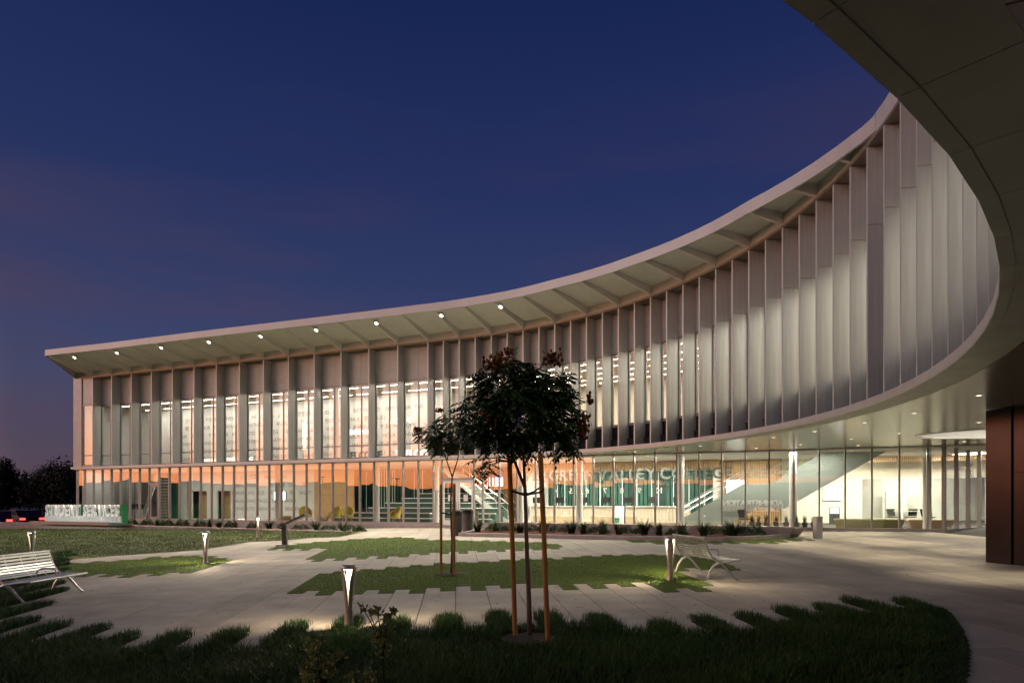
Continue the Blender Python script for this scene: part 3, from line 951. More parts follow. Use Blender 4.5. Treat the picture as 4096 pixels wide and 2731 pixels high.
room_lamp(42.6, 1.0, 6.0, .15, 70, (1, .92, .76))  # added strip lamp, brightens the stair's front panel and lettering
room_lamp(42.0, 3.9, 2.0, .6, 100, (1, .91, .73))
room_lamp(46.5, 4.2, 3.4, 1.0, 185, (1, .91, .73))
room_lamp(49.6, 8.6, 3.4, .8, 85, (1, .90, .70), 2.88)
room_lamp(51.5, 4.6, 3.4, 1.0, 150, (1, .91, .73))
# right lounge: cream wall with glazed rooms
wall_panel('cream_wall', 43.4, 47.1, .03, 3.44, 7.0, 'cream')
MB().box(47.1, 7.0, 2.5, 55, 7.12, 3.44).build('cream_wall', M['cream'], bld)
slat_run('slat_row', bld, 46.6, 52.5, 3.16, 3.43, 5.6)
MB().box(46.0, 7.15, 2.89, 56, 10.0, 2.93).build('room_ceiling', M['ceil'], bld)
wall_panel('room_wall', 46.0, 56, .03, 2.9, 10.0, 'grey_wall')
for a in (47.1, 48.1, 48.9, 49.9, 51.2, 52.4, 53.6):
    MB().box(a, 6.98, .03, a + .07, 7.10, 2.5).build('partition_post', M['letter_white'], bld)
for a0, a1 in ((47.17, 48.1), (48.17, 48.9), (48.97, 49.9), (49.97, 51.2), (51.27, 52.4), (52.47, 53.6)):
    MB().box(a0, 7.03, .12, a1, 7.045, 2.4).build('partition_pane', M['glass_in'], bld)
MB().box(47.1, 6.99, 2.40, 53.67, 7.09, 2.47).build('partition_head', M['letter_white'], bld)
# standing letters on the lobby bulkhead line: one letter each
def letter_row(idx, name, m, parent, a0, a1, z, b, gaps=(), mirror=False):
    ws = []; tot = 0
    for k, i in enumerate(idx):
        x0, x1, y0, y1 = bounds(i)
        ws.append((x0, x1 - x0)); tot += x1 - x0
    sp = (a1 - a0 - tot) / (len(idx) - 1 + 1.9 * len(gaps))
    a = a0
    for k, i in enumerate(idx):
        x0, w = ws[k]
        me = TX[i][1]
        me.materials.clear(); me.materials.append(m)
        o = link(name, me, None, parent)
        o.rotation_euler = (PI / 2, 0, 0)
        if mirror:
            o.scale = (-1, 1, 1)
            o.location = (a0 + a1 - a + x0, b, z)
        else:
            o.location = (a - x0, b, z)
        a += w + sp * (2.9 if k in gaps else 1)
evc = empty('lobby_lettering', Wp(36, 3.95), -TH, 'pale EVERGREEN VALLEY COLLEGE letters on a glass screen inside the lobby', 'sign')
letter_row(T_EVC, 'letter', M['frost'], evc, 29.6 - 36, 41.15 - 36, 2.42, -.35, (8, 14))
MB().box(29.4 - 36, -.325, 2.22, 41.3 - 36, -.315, 3.05).build('glass_screen', M['glass_in'], evc)
for k in range(11):
    MB().box(29.8 - 36 + 1.06 * k, -.36, 2.23, 30.1 - 36 + 1.06 * k, -.33, 2.31).build('bracket', M['frost'], evc)
adm = empty('reversed_lettering', Wp(42.2, 1.85), -TH, 'reversed ADMINISTRATION letters standing on the lit wall of the staircase', 'sign')
letter_row(T_ADM, 'letter', M['letter_white'], adm, 40.85 - 42.2, 43.5 - 42.2, 1.06, .02, (), True)
k = 0
while k < 46:
    MB().box(40.85 - 42.2 + .0577 * k, .0, .80, 40.875 - 42.2 + .0577 * k, .03, 1.06).build('slat', M['letter_white'], adm)
    k += 1
# ---------------------------------------------------------------- things inside the building
def rzl(r=0): return -TH + r
def thing(name, a, b, z, r, label, cat, group=None):
    return empty(name, Wp(a, b, z), rzl(r), label, cat, group)
# reception desk
dk = thing('reception_desk', 34, 5.5, .03, 0, 'long reception desk with pale slatted front and white top', 'desk')
MB().box(-4.2, 0, 0, 4.9, .10, .92).build('body', M['tan'], dk)
s = MB(); a = -4.2
while a < 4.86:
    s.box(a, -.03, .08, a + .04, -.001, .90); a += .075
tag(s.build('slat_front', M['cream'], dk), kind='stuff')
MB().box(-4.3, -.12, .921, 5.0, .75, .98).build('top', M['white'], dk)
for k, a in enumerate((30.0, 31.4, 32.9, 34.2, 35.5, 36.8, 38.2)):
    t = thing('computer_monitor', a, 6.0, 1.012, random.uniform(-.5, .5), 'black monitor on an arm at the reception desk, %s from the left' % ('first', 'second', 'third', 'fourth', 'fifth', 'sixth', 'seventh')[k], 'monitor', 'monitors along the reception desk')
    MB().box(-.27, -.02, .17, .27, .02, .50).build('display', M['dark'], t)
    MB().tube([(0, .08, 0), (.05, .06, .18), (0, .03, .33)], .018, 6).build('arm', M['steel'], t)
    MB().lathe([(.09, 0), (.09, .015)], 12, (0, .08)).build('foot', M['steel'], t)
# reversed numbers hung over the desk
for k, i in enumerate(T_NUM):
    a = (30.4, 31.37, 32.29, 33.26, 34.27, 35.23, 36.21, 37.25)[k]
    t = thing('counter_number', a, 5.35, 1.72, 0, 'reversed white numeral %s hanging above the reception desk' % ('three', 'four', 'five', 'six', 'seven', 'eight', 'nine', 'ten')[k], 'sign', 'counter numbers')
    x0, x1, y0, y1 = bounds(i)
    o = text_obj(i, 'numeral', M['letter_white'], t, ((x0 + x1) / 2, 0, 0), (PI / 2, 0, 0), (-1, 1, 1))
    MB().tube([(0, .005, y1 + .002), (0, .005, 1.15)], .004, 4).build('hanger', M['steel'], t)
# low tan benches in the lobby
for a, w, lab in ((32.0, 2.6, 'low tan upholstered bench in the lobby, left of the bracing post'), (35.2, 2.4, 'low tan upholstered bench in the lobby beside the folding board')):
    t = thing('lobby_bench', a, 3.3, .03, 0, lab, 'bench', 'lobby benches')
    m = MB()
    N = 10
    for k in range(N):
        x0, x1 = -w / 2 + w * k / N, -w / 2 + w * (k + 1) / N
        y0, y1 = .25 * (x0 / w) ** 2 * 2, .25 * (x1 / w) ** 2 * 2
        m.hexa([(x0, y0, .06), (x1, y1, .06), (x1, y1 + .55, .06), (x0, y0 + .55, .06)], [(x0, y0 - .04, .45), (x1, y1 - .04, .45), (x1, y1 + .6, .45), (x0, y0 + .6, .45)])
    m.build('seat', M['tan'], t)
    MB().box(-w / 2 + .1, .1, 0, w / 2 - .1, .4, .058).build('plinth', M['dark'], t)
t = thing('folding_board', 35.75, 2.4, .03, .15, 'white folding poster board standing in the lobby', 'sign board')
for sg in (-1, 1):
    b_ = MB().hexa([(-.32, sg * .26 - .012, 0), (.32, sg * .26 - .012, 0), (.32, sg * .26 + .012, 0), (-.32, sg * .26 + .012, 0)], [(-.32, sg * .02 - .012, 1.05), (.32, sg * .02 - .012, 1.05), (.32, sg * .02 + .012, 1.05), (-.32, sg * .02 + .012, 1.05)]).build('board', M['dark'], t)
    if sg < 0:
        MB().hexa([(-.28, -.262, .06), (.28, -.262, .06), (.28, -.258, .06), (-.28, -.258, .06)], [(-.28, -.048, 1.0), (.28, -.048, 1.0), (.28, -.044, 1.0), (-.28, -.044, 1.0)]).build('poster', M['letter_white'], b_)
        MB().hexa([(-.2, -.250, .16), (.05, -.250, .16), (.05, -.246, .16), (-.2, -.246, .16)], [(-.2, -.20, .40), (.05, -.20, .40), (.05, -.196, .40), (-.2, -.196, .40)]).build('print', M['green_sign'], b_)
# armchairs
def armchair(a, b, r, lab):
    t = thing('armchair', a, b, .03, r, lab, 'armchair', 'mustard armchairs by the glazing')
    N = 12
    m = MB()
    for k in range(N):      # curved shell: back and arms in one sweep
        def P(q, z):
            f = R_(-35 + 250 * q)
            h = .55 + .42 * math.sin(PI * q) ** 2 if z else .30
            rr = .36 + (.05 if z else 0)
            return (math.cos(f) * rr, math.sin(f) * rr * .95 + (.05 if z else 0), h)
        q0, q1 = k / N, (k + 1) / N
        i = lambda p, e=.06: (p[0] * (1 - e * 2.6), p[1] * (1 - e * 2.6), p[2])
        m.hexa([P(q0, 0), P(q1, 0), i(P(q1, 0)), i(P(q0, 0))], [P(q0, 1), P(q1, 1), i(P(q1, 1)), i(P(q0, 1))])
    m.build('shell', M['yellow'], t, smooth=False)
    MB().lathe([(.27, .30), (.33, .33), (.33, .42), (.28, .45)], 16).build('seat', M['yellow'], t)
    for sx in (-1, 1):
        for sy in (-1, 1):
            MB().tube([(sx * .20, sy * .20, .31), (sx * .29, sy * .29, 0)], [.02, .012], 6).build('leg', M['wood'], t)
armchair(16.6, 1.7, .9, 'mustard armchair nearest the printed wall, facing right')
armchair(18.5, 1.9, -.3, 'mustard armchair in front of the timber wall, second from left')
armchair(19.7, 1.6, .5, 'mustard armchair in front of the dark slatted wall, third from left')
armchair(23.0, 1.5, -.4, 'mustard armchair standing alone before the tiered seating')
for a, lab in ((15.3, 'round woven pouf between the first and second armchair'), (18.0, 'round woven pouf right of the second armchair')):
    t = MB().lathe([(.26, 0), (.32, .08), (.33, .25), (.30, .36), (.1, .38)], 18).build('woven_pouf', M['tan'], None, Wp(a, 1.5, .03), smooth=True)
    tag(t, lab, 'pouf', 'woven poufs')
# stools by the curtain
for k, (a, b) in enumerate(((.55, 1.5), (1.75, 1.6), (2.75, 1.4))):
    t = thing('bar_stool', a, b, .03, .4 * k, 'dark shell bar stool behind the big sign, %s from the left' % ('first', 'second', 'third')[k], 'stool', 'bar stools at the left end')
    MB().lathe([(.16, .70), (.21, .74), (.20, .77)], 14).build('seat', M['dark'], t)
    m = MB()
    for q in range(6):
        f0, f1 = R_(20 + 23 * q), R_(20 + 23 * (q + 1))
        m.hexa([(math.cos(f) * r_, math.sin(f) * r_, .76) for f, r_ in ((f0, .2), (f1, .2), (f1, .18), (f0, .18))], [(math.cos(f) * r_, math.sin(f) * r_, 1.08) for f, r_ in ((f0, .25), (f1, .25), (f1, .23), (f0, .23))])
    m.build('backrest', M['dark'], t)
    for sx in (-1, 1):
        for sy in (-1, 1):
            MB().tube([(sx * .12, sy * .12, .71), (sx * .2, sy * .2, 0)], .012, 6).build('leg', M['steel'], t)
# wall screens
def wall_screen(a, b, z, w, h, lab, head=None):
    t = thing('wall_screen', a, b, z, 0, lab, 'screen')
    MB().box(-w / 2, 0, -h / 2, w / 2, .05, h / 2).build('housing', M['dark'], t)
    MB().box(-w / 2 + .02, -.004, -h / 2 + .02, w / 2 - .02, -.001, h / 2 - (.17 * h if head else .02)).build('display', M['screen'], t)
    if head:
        MB().box(-w / 2 + .02, -.004, h / 2 - .165 * h, w / 2 - .02, -.001, h / 2 - .02).build('title_bar', M[head], t)
    return t
wall_screen(10.82, 5.92, 1.68, 1.05, .64, 'small lit screen on the printed wall')
wall_screen(26.45, 7.9, 2.55, 1.15, .66, 'lit screen with blue title bar beside the entrance stairs', 'screen_blue')
wall_screen(45.83, 6.93, 1.62, .95, .62, 'lit screen with blue title bar on the cream lounge wall', 'screen_blue')
t = wall_screen(41.15, 5.85, 1.95, .95, .95, 'lit screen with green college title beside the slatted wall', 'screen_green')
text_obj(T_EVS, 'title_lettering', M['glow_text'], t, (-.44, -.008, .345), (PI / 2, 0, 0), (.55, .55, 1))
text_obj(T_EVS2, 'title_lettering', M['glow_text'], t, (-.44, -.008, .30), (PI / 2, 0, 0), (.40, .40, 1))
vt = tag(text_obj(T_VERT, 'glass_lettering', M['letter_white'], None, Wp(29.1, GB - .09, .95)), 'small white STUDENT SERVICES lettering running up the post beside the entrance', 'sign')
vt.rotation_euler = (Matrix.Rotation(-TH, 3, 'Z') @ Matrix.Rotation(PI / 2, 3, 'X') @ Matrix.Rotation(PI / 2, 3, 'Z')).to_euler()
# stairs behind the entrance: rise to the left
t = thing('entrance_staircase', 25, 4.6, .03, 0, 'open staircase with pale treads and rails behind the entrance doors', 'staircase')
n = 18
for k in range(n):
    x = 3.6 - k * .24; z = .18 * (k + 1)
    if z > 3.36: break
    MB().box(x - .26, 0, z - .05, x + .03, 1.4, z).build('tread', M['white'], t)
    MB().box(x - .02, .02, z - .18, x + .0, 1.38, z - .052).build('riser', M['green_grey'], t)
for y in (0, 1.4):
    MB().vprism([(3.75, 0), (3.75, .12), (-.6, 3.38), (-.95, 3.38), (3.4, 0)], y - .02, y + .02).build('stringer', M['green_grey'], t)
    for dz in (.55, .95):
        MB().tube([(3.9, y, dz + .02), (-.4, y, 3.24 + dz)] if dz < .1 else [(3.9, y, dz), (.55, y, min(3.40, dz + 2.51))], .02, 6).build('rail', M['steel'], t)
    for k in range(5):
        x = 3.7 - k * .72
        MB().tube([(x, y, .1 + .72 * k * .75), (x, y, .98 + .72 * k * .75)], .014, 6).build('baluster', M['steel'], t)
# left stair
t = thing('side_staircase', -.6, 4.2, .03, 0, 'narrow white stair seen through the left glazing beside the curtain', 'staircase')
MB().vprism([(-.1, 0), (.25, 0), (1.75, 3.38), (1.4, 3.38)], 0, .10).build('stringer', M['white'], t)
for k in range(14):
    MB().box(1.2 - .02 * k, .3, .22 * (k + 1) - .04, 2.0, .9, .22 * (k + 1)).build('tread', M['cream'], t)
# long solid-sided staircase in front of the administration lobby
sb = 1.95
t = thing('lobby_staircase', 42, sb, .0, 0, 'solid grey-green staircase climbing right behind the lobby glazing', 'staircase')
poly = [(38.5, .03), (38.82, .34), (41.72, 2.07), (43.13, 2.15), (45.05, 3.42), (47.6, 3.42), (44, 1.2), (43.53, .93), (42.3, 1.0), (41.16, .21), (40.9, .03)]
for y in (0, 1.5):
    MB().vprism([(x - 42, z) for x, z in poly], y, y + .10).build('side_panel', M['green_grey'], t)
for k in range(11):
    x = 38.7 + .29 * k; z = .03 + .17 * (k + 1)
    MB().box(x - 42, .102, z - .05, x + .32 - 42, 1.498, z).build('tread', M['white'], t)
MB().box(41.8 - 42, .102, 1.95, 43.2 - 42, 1.498, 2.05).build('landing', M['white'], t)
for y in (.05, 1.55):
    for dz in (.32, .62):
        MB().tube([(38.5 - 42, y, .34 + dz), (38.82 - 42, y, .34 + dz), (41.72 - 42, y, 2.07 + dz), (43.13 - 42, y, 2.15 + dz), (44.2 - 42, y, 2.80 + dz)] if dz < .4 else [(38.4 - 42, y, .34 + dz), (38.82 - 42, y, .34 + dz), (41.72 - 42, y, 2.07 + dz), (43.0 - 42, y, 2.15 + dz), (43.9 - 42, y, 2.74 + dz)], .022, 6).build('rail', M['steel'], t)
    for x, z in ((38.82, .34), (39.8, .92), (40.75, 1.49), (41.72, 2.07), (42.5, 2.11), (43.13, 2.15)):
        MB().tube([(x - 42, y, z), (x - 42, y, z + .62)], .016, 6).build('baluster', M['steel'], t)
# black pots of grass on a gravel strip
tag(MB().box(-1.7, -.28, 0, 1.9, .35, .035).build('gravel_strip', M['gravel'], None, Wp(43.5, 1.0, .03), (0, 0, -TH)), 'dark gravel strip under the row of black pots', 'gravel')
def blades(n, spread, h0, h1, width, lean, seed, base_r=.05, segs=3, droop=.5):
    r = np.random.default_rng(seed)
    V = []; Fq = []; Tn = []
    for k in range(n):
        f = r.uniform(0, 2 * PI); h = r.uniform(h0, h1); ln = lean * r.uniform(.3, 1)
        bx, by = base_r * r.uniform(0, 1) * math.cos(f * 3.1), base_r * r.uniform(0, 1) * math.sin(f * 3.1)
        dx, dy = math.cos(f), math.sin(f)
        tn = r.uniform(0, 1)
        i0 = len(V)
        for j in range(segs + 1):
            q = j / segs
            rad = ln * h * q ** 1.5
            z = h * (q - droop * ln * q * q * .6)
            w = width * (1 - q ** 2) * .5 + .0006
            V += [(bx + dx * rad - dy * w, by + dy * rad + dx * w, z), (bx + dx * rad + dy * w, by + dy * rad - dx * w, z)]
            Tn += [tn * .7 + .3 * q] * 2
        for j in range(segs):
            Fq.append((i0 + 2 * j, i0 + 2 * j + 1, i0 + 2 * j + 3, i0 + 2 * j + 2))
    return V, Fq, Tn
pv = [tri_mesh('blades', *blades(60, .2, .22, .42, .012, .35, 50 + k, .08)[:2], M['strapleaf'], blades(60, .2, .22, .42, .012, .35, 50 + k, .08)[2]) for k in range(3)]
pot_me = MB().lathe([(.085, 0), (.13, .26), (.135, .27), (.12, .27), (.11, .24)], 16).mesh('pot', M['pot'])
ORD = ('first', 'second', 'third', 'fourth', 'fifth', 'sixth', 'seventh', 'eighth', 'ninth', 'tenth', 'eleventh', 'twelfth', 'thirteenth', 'fourteenth', 'fifteenth', 'sixteenth', 'seventeenth', 'eighteenth', 'nineteenth', 'twentieth')
for k, a in enumerate((42.18, 42.46, 42.78, 43.19, 43.6, 44.03, 44.36, 44.7)):
    t = thing('potted_grass', a, .95, .066, .7 * k, 'black pot of spiky grass behind the lobby glazing, %s from the left' % ORD[k], 'potted plant', 'pots of grass behind the glazing')
    link('pot', pot_me, None, t); link('foliage', pv[k % 3], None, t, (0, 0, .24))
# poster stand, lounge seats, chairs in the glazed room
t = thing('menu_board', 45.85, 6.0, .03, 0, 'dark poster board with pale lines leaning in the lounge', 'sign board')
MB().box(-.24, 0, .0, .24, .03, .95).build('board', M['dark'], t)
MB().box(-.20, -.005, .62, .20, -.001, .92).build('picture', M['letter_white'], t)
for k in range(9):
    for x in (-.19, .02):
        MB().box(x, -.005, .06 + .056 * k, x + .16, -.001, .085 + .056 * k).build('line', M['frost'], t)
for a, b, w, mm, lab in ((46.6, 2.3, 2.0, 'olive', 'low olive lounge seat nearest the screen'), (47.9, 3.2, 1.2, 'olive', 'low olive lounge seat behind the longer one'), (49.4, 2.6, 1.7, 'tan', 'low brown lounge seat by the corner column')):
    t = thing('lounge_seat', a, b, .03, 0, lab, 'seat', 'lounge seats')
    MB().hexa([(-w / 2 + .14, 0, .0), (w / 2 - .14, 0, .0), (w / 2 - .14, .6, .0), (-w / 2 + .14, .6, .0)], [(-w / 2, -.06, .40), (w / 2, -.06, .40), (w / 2, .66, .40), (-w / 2, .66, .40)]).build('base', M[mm], t)
    MB().hexa([(-w / 2, -.06, .401), (w / 2, -.06, .401), (w / 2, .66, .401), (-w / 2, .66, .401)], [(-w / 2 + .04, -.02, .45), (w / 2 - .04, -.02, .45), (w / 2 - .04, .62, .45), (-w / 2 + .04, .62, .45)]).build('cushion', M[mm], t)
def chair(a, b, r, lab, z=.03):
    t = thing('office_chair', a, b, z, r, lab, 'chair', 'dark chairs')
    MB().hexa([(-.22, -.22, .42), (.22, -.22, .42), (.20, .2, .41), (-.20, .2, .41)], [(-.23, -.23, .46), (.23, -.23, .46), (.21, .2, .45), (-.21, .2, .45)]).build('seat', M['dark'], t)
    MB().hexa([(-.20, .19, .48), (.20, .19, .48), (.20, .22, .48), (-.20, .22, .48)], [(-.21, .30, .85), (.21, .30, .85), (.21, .33, .85), (-.21, .33, .85)]).build('backrest', M['dark'], t)
    for sx in (-1, 1):
        for sy in (-1, 1):
            MB().tube([(sx * .17, sy * .17, .42), (sx * .22, sy * .24, 0)], .012, 6).build('leg', M['steel'], t)
chair(41.9, 1.1, 2.6, 'dark folding chair beside the row of potted grass')
chair(48.7, 7.9, .4, 'dark chair in the glazed room, left of the table')
chair(49.5, 8.2, -.5, 'dark chair in the glazed room, at the middle of the table')
chair(50.2, 7.8, 2.2, 'dark chair in the glazed room, right of the table')
t = thing('meeting_table', 49.5, 8.6, .03, 0, 'pale table in the glazed room behind the lounge', 'table')
MB().box(-1.0, -.4, .71, 1.0, .4, .75).build('top', M['cream'], t)
for sx in (-1, 1):
    for sy in (-1, 1):
        MB().box(sx * .92 - .03, sy * .34 - .03, 0, sx * .92 + .03, sy * .34 + .03, .709).build('leg', M['steel'], t)
t = thing('cabinet', 49.0, 9.5, .03, 0, 'tall pale cabinet against the back of the glazed room', 'cabinet')
MB().box(-.5, -.25, 0, .5, .25, 1.75).build('carcass', M['grey_wall'], t)
MB().box(-.49, -.265, .05, -.005, -.252, 1.70).build('door', M['grey_wall'], t)
MB().box(.005, -.265, .05, .49, -.252, 1.70).build('door', M['grey_wall'], t)
# ---------------------------------------------------------------- turf islands cut into the paving, strip by strip
def interp(pts, x):
    pts = sorted(pts)
    return float(np.interp(x, [p[0] for p in pts], [p[1] for p in pts]))
def grass_mesh(name, rects, dens, h0, h1, width, lean, mat_, seed, segs=1, clump=0.0, dz=0.0, inside_fn=None, jit=.006, round_=0.0, hf=None):
    r = np.random.default_rng(seed)
    P = []
    for (u0, u1, v0, v1) in rects:
        n = int(max(0, (u1 - u0) * (v1 - v0)) * (dens(v0) if callable(dens) else dens))
        if n <= 0: continue
        uu, vv = r.uniform(u0, u1, n), r.uniform(v0, v1, n)
        if round_ > 0:
            q = np.clip((vv - (v1 - round_)) / round_, 0, 1)
            kk = np.abs(uu - (u0 + u1) / 2) < (u1 - u0) / 2 * np.sqrt(np.maximum(0, 1 - .85 * q * q)) + (q <= 0)
            uu, vv = uu[kk], vv[kk]; n = len(uu)
        P.append(np.c_[uu + r.normal(0, jit, n), vv + r.normal(0, jit, n)])
    P = np.vstack(P)
    x = P[:, 0] * UX.x + P[:, 1] * VX.x; y = P[:, 0] * UX.y + P[:, 1] * VX.y
    if inside_fn is not None:
        k = inside_fn(x, y, P[:, 0], P[:, 1]); x, y = x[k], y[k]
    n = len(x)
    z = zg(x, y) + dz
    f = r.uniform(0, 2 * PI, n)
    patch = .5 + .5 * np.sin(x * 1.9 + 1.3 * np.sin(y * 1.4)) * np.cos(y * 2.3 + np.sin(x * 1.1))
    h = r.uniform(h0, h1, n) * (1 - clump + clump * 2 * patch)
    if hf is not None: h = h * hf(x, y)
    ln = r.uniform(.05, lean, n) * h
    g2 = f + r.uniform(-.6, .6, n)
    wx, wy = -np.sin(f) * width * .5, np.cos(f) * width * .5
    lx, ly = np.cos(g2) * ln, np.sin(g2) * ln
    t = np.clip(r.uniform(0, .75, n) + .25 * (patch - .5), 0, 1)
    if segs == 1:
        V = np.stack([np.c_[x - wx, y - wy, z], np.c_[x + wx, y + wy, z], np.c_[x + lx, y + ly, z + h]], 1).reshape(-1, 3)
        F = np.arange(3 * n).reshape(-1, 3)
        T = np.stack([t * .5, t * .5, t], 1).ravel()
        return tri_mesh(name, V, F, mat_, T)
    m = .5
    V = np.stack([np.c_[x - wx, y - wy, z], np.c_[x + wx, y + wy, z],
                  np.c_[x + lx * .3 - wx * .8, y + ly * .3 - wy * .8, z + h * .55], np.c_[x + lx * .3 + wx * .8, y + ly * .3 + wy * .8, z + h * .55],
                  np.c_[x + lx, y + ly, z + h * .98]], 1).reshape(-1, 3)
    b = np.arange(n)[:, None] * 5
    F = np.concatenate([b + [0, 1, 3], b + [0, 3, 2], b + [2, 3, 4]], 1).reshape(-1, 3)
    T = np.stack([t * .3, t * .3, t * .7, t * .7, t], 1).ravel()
    return tri_mesh(name, V, F, mat_, T)
def island(name, up, lo, label_, tooth, seed, dens, width=.305, ju=.0):
    r = random.Random(seed)
    u0 = min(p[0] for p in lo); u1 = max(p[0] for p in up + lo)
    rects = []
    u = u0; k = 0
    while u < u1 - .1:
        uc = u + width / 2
        a = interp(lo, uc) + ((k // 1) % 2) * tooth * r.uniform(.75, 1.1) + r.uniform(-.05, .08)
        b = interp(up, uc) - ((k + 1) % 2) * tooth * .55 * r.uniform(.6, 1.1)
        if b - a > .25: rects.append((u, min(u + width, u1), a, b))
        u += width; k += 1
    m = MB()
    for (x0, x1, y0, y1) in rects:
        slab_uv(m, x0, x1, y0, y1, -.02, .012)
    o = m.build(name, M['turf_base'])
    tag(o, kind='structure')
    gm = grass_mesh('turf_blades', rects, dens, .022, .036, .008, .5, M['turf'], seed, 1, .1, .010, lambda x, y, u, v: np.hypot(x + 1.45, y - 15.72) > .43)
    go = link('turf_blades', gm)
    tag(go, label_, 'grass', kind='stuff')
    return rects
A_lo = [(-3.39, 13.63), (-2.82, 13.12), (-2.35, 13.14), (-1.75, 13.19), (-1.01, 13.1), (-.58, 13.13), (.04, 13.22), (.65, 13.26), (1.24, 13.5), (2.02, 12.96), (2.52, 12.98), (3.1, 13.03), (3.84, 13.07), (3.94, 12.22), (4.45, 12.24), (5.19, 12.22)]
A_up = [(-3.41, 16.5), (-3.37, 16.91), (-3.21, 16.83), (-2.18, 17.3), (-1.62, 17.71), (-1.2, 17.88), (-.36, 18.31), (.25, 18.31), (.9, 18.36), (1.28, 18.66), (1.95, 18.75), (2.33, 18.88), (2.89, 18.74), (3.61, 19.15), (4.08, 19.21), (4.73, 19.29), (5.24, 19.22)]
island('turf_island', A_up, A_lo, 'short green turf of the large central island around the small staked tree', .62, 3, 1500)
island('turf_island', [(5.19, 19.22), (5.95, 18.98), (6.49, 19.01), (6.84, 18.6)], [(5.19, 15.15), (5.57, 15.47), (6.34, 15.18), (6.84, 15.19)], 'short green turf of the narrow strip behind the right bench', .5, 4, 1300)
B_up = [(-6.7, 24.6), (-6.27, 26.49), (-5.92, 26.96), (-5.5, 27.24), (-4.98, 27.57), (-4.46, 28.17), (-3.88, 28.52), (-3.34, 28.69), (-2.88, 28.89), (-2.27, 28.69), (-1.72, 27.84), (-1.0, 26.86), (.04, 26.54), (.49, 25.92), (1.18, 25.83), (1.78, 25.36), (2.4, 24.78), (3.01, 24.32), (3.59, 23.4)]
B_lo = [(-6.67, 23.86), (-6.14, 23.58), (-5.61, 23.35), (-5.15, 23.45), (-4.8, 23.67), (-4.56, 24.0), (-4.45, 19.58), (-3.98, 19.62), (-3.41, 19.64), (-2.68, 19.95), (-2.26, 19.91), (-1.63, 20.19), (-.99, 20.75), (-.45, 20.79), (.1, 20.84), (.81, 21.16), (1.37, 21.09), (2.53, 21.39), (3.08, 21.45), (3.57, 21.61)]
island('turf_island', B_up, B_lo, 'short green turf of the far island before the entrance path', .75, 5, 700)
C_up = [(-13.2, 20.2), (-12.6, 20.44), (-12.03, 20.64), (-11.65, 20.82), (-11.1, 21.15), (-10.67, 21.29), (-10.22, 21.49), (-9.69, 22.27), (-9.18, 22.33), (-8.68, 22.48), (-8.48, 22.39), (-7.8, 22.0), (-7.3, 21.23), (-6.79, 20.94)]
C_lo = [(-13.2, 17.4), (-10.24, 17.26), (-9.78, 17.29), (-9.43, 17.25), (-9.03, 17.32), (-8.36, 16.91), (-8.01, 17.07), (-7.48, 17.2), (-6.99, 17.41), (-6.72, 18.6), (-6.70, 20.4)]
island('turf_island', C_up, C_lo, 'short green turf of the left island behind the cropped bench', .6, 6, 1000)
D_up = [(6.33, 24.5), (7.62, 23.75), (9.05, 23.0), (10.37, 23.2), (11.3, 23.5), (12.2, 23.6), (12.6, 22.9)]
D_lo = [(6.31, 24.2), (6.44, 23.31), (7.06, 22.47), (7.62, 22.46), (8.81, 21.87), (9.32, 21.82), (9.89, 21.8), (10.48, 21.48), (10.93, 21.54), (11.54, 22.28), (12.1, 22.28), (12.54, 22.32)]
island('turf_island', D_up, D_lo, 'short green turf strip along the kerb of the right planting bed', .55, 8, 900)

# ---------------------------------------------------------------- long foreground lawn with combed edge
tips = [(-8.31, 14.52), (-7.49, 12.63), (-7.01, 11.66), (-6.39, 10.98), (-5.85, 11.0), (-5.23, 10.75), (-4.62, 10.02), (-3.96, 9.95), (-3.44, 9.92), (-2.75, 9.98), (-2.08, 10.6), (-1.52, 10.66), (-.96, 10.4), (-.43, 10.4), (.24, 10.65), (.81, 10.65), (1.41, 10.55), (2.04, 10.3), (2.82, 9.56), (3.48, 9.71), (4.28, 9.93), (4.8, 10.15), (5.5, 10.41), (6.07, 10.49), (6.74, 10.86), (7.23, 10.9), (7.67, 10.64), (7.88, 10.17)]
RC = (-9.35, 17.617)
rects = []
u = -14.0; k = 0
r = random.Random(2)
while u < 8.2:
    uc = u + .19
    top = interp(tips, uc) if uc > -8.31 else 14.52 + (-8.31 - uc) * 1.9
    dpt = (.0 if k % 2 == 0 else r.uniform(.65, 1.0)) + r.uniform(-.12, .12)
    if uc < -5.5: dpt *= 1.9
    rects.append((u, u + .38, 3.4, top - dpt))
    u += .38; k += 1
def lawn_ok(x, y, u, v):
    k = np.hypot(x - RC[0], y - RC[1]) < 17.72
    k &= (np.hypot(x - .22, y - 8.80) > .36)
    return k & (x > -.80 * y - 1.5)
base = MB()
fine = [(u0 + (u1 - u0) * q / 6, u0 + (u1 - u0) * (q + 1) / 6, v0, v1) for (u0, u1, v0, v1) in rects for q in range(6)]
for (u0, u1, v0, v1) in fine:
    # trim each strip where the lawn's round outer edge cuts it
    lo_ = v0
    for q in np.arange(v0, v1, .05):
        x, y = uv2xy((u0 + u1) / 2, q)
        if math.hypot(x - RC[0], y - RC[1]) < 17.72:
            lo_ = q; break
    else:
        continue
    slab_uv(base, u0, u1, lo_, max(lo_ + .01, v1 - .22), -.02, .016)
tag(base.build('lawn_bed', M['lawn_base']), kind='structure')
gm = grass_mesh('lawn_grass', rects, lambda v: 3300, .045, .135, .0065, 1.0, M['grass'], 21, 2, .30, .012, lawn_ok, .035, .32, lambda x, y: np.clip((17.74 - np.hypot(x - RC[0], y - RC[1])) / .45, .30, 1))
tag(link('lawn_grass', gm), 'long dark green lawn grass filling the foreground', 'grass', kind='stuff')
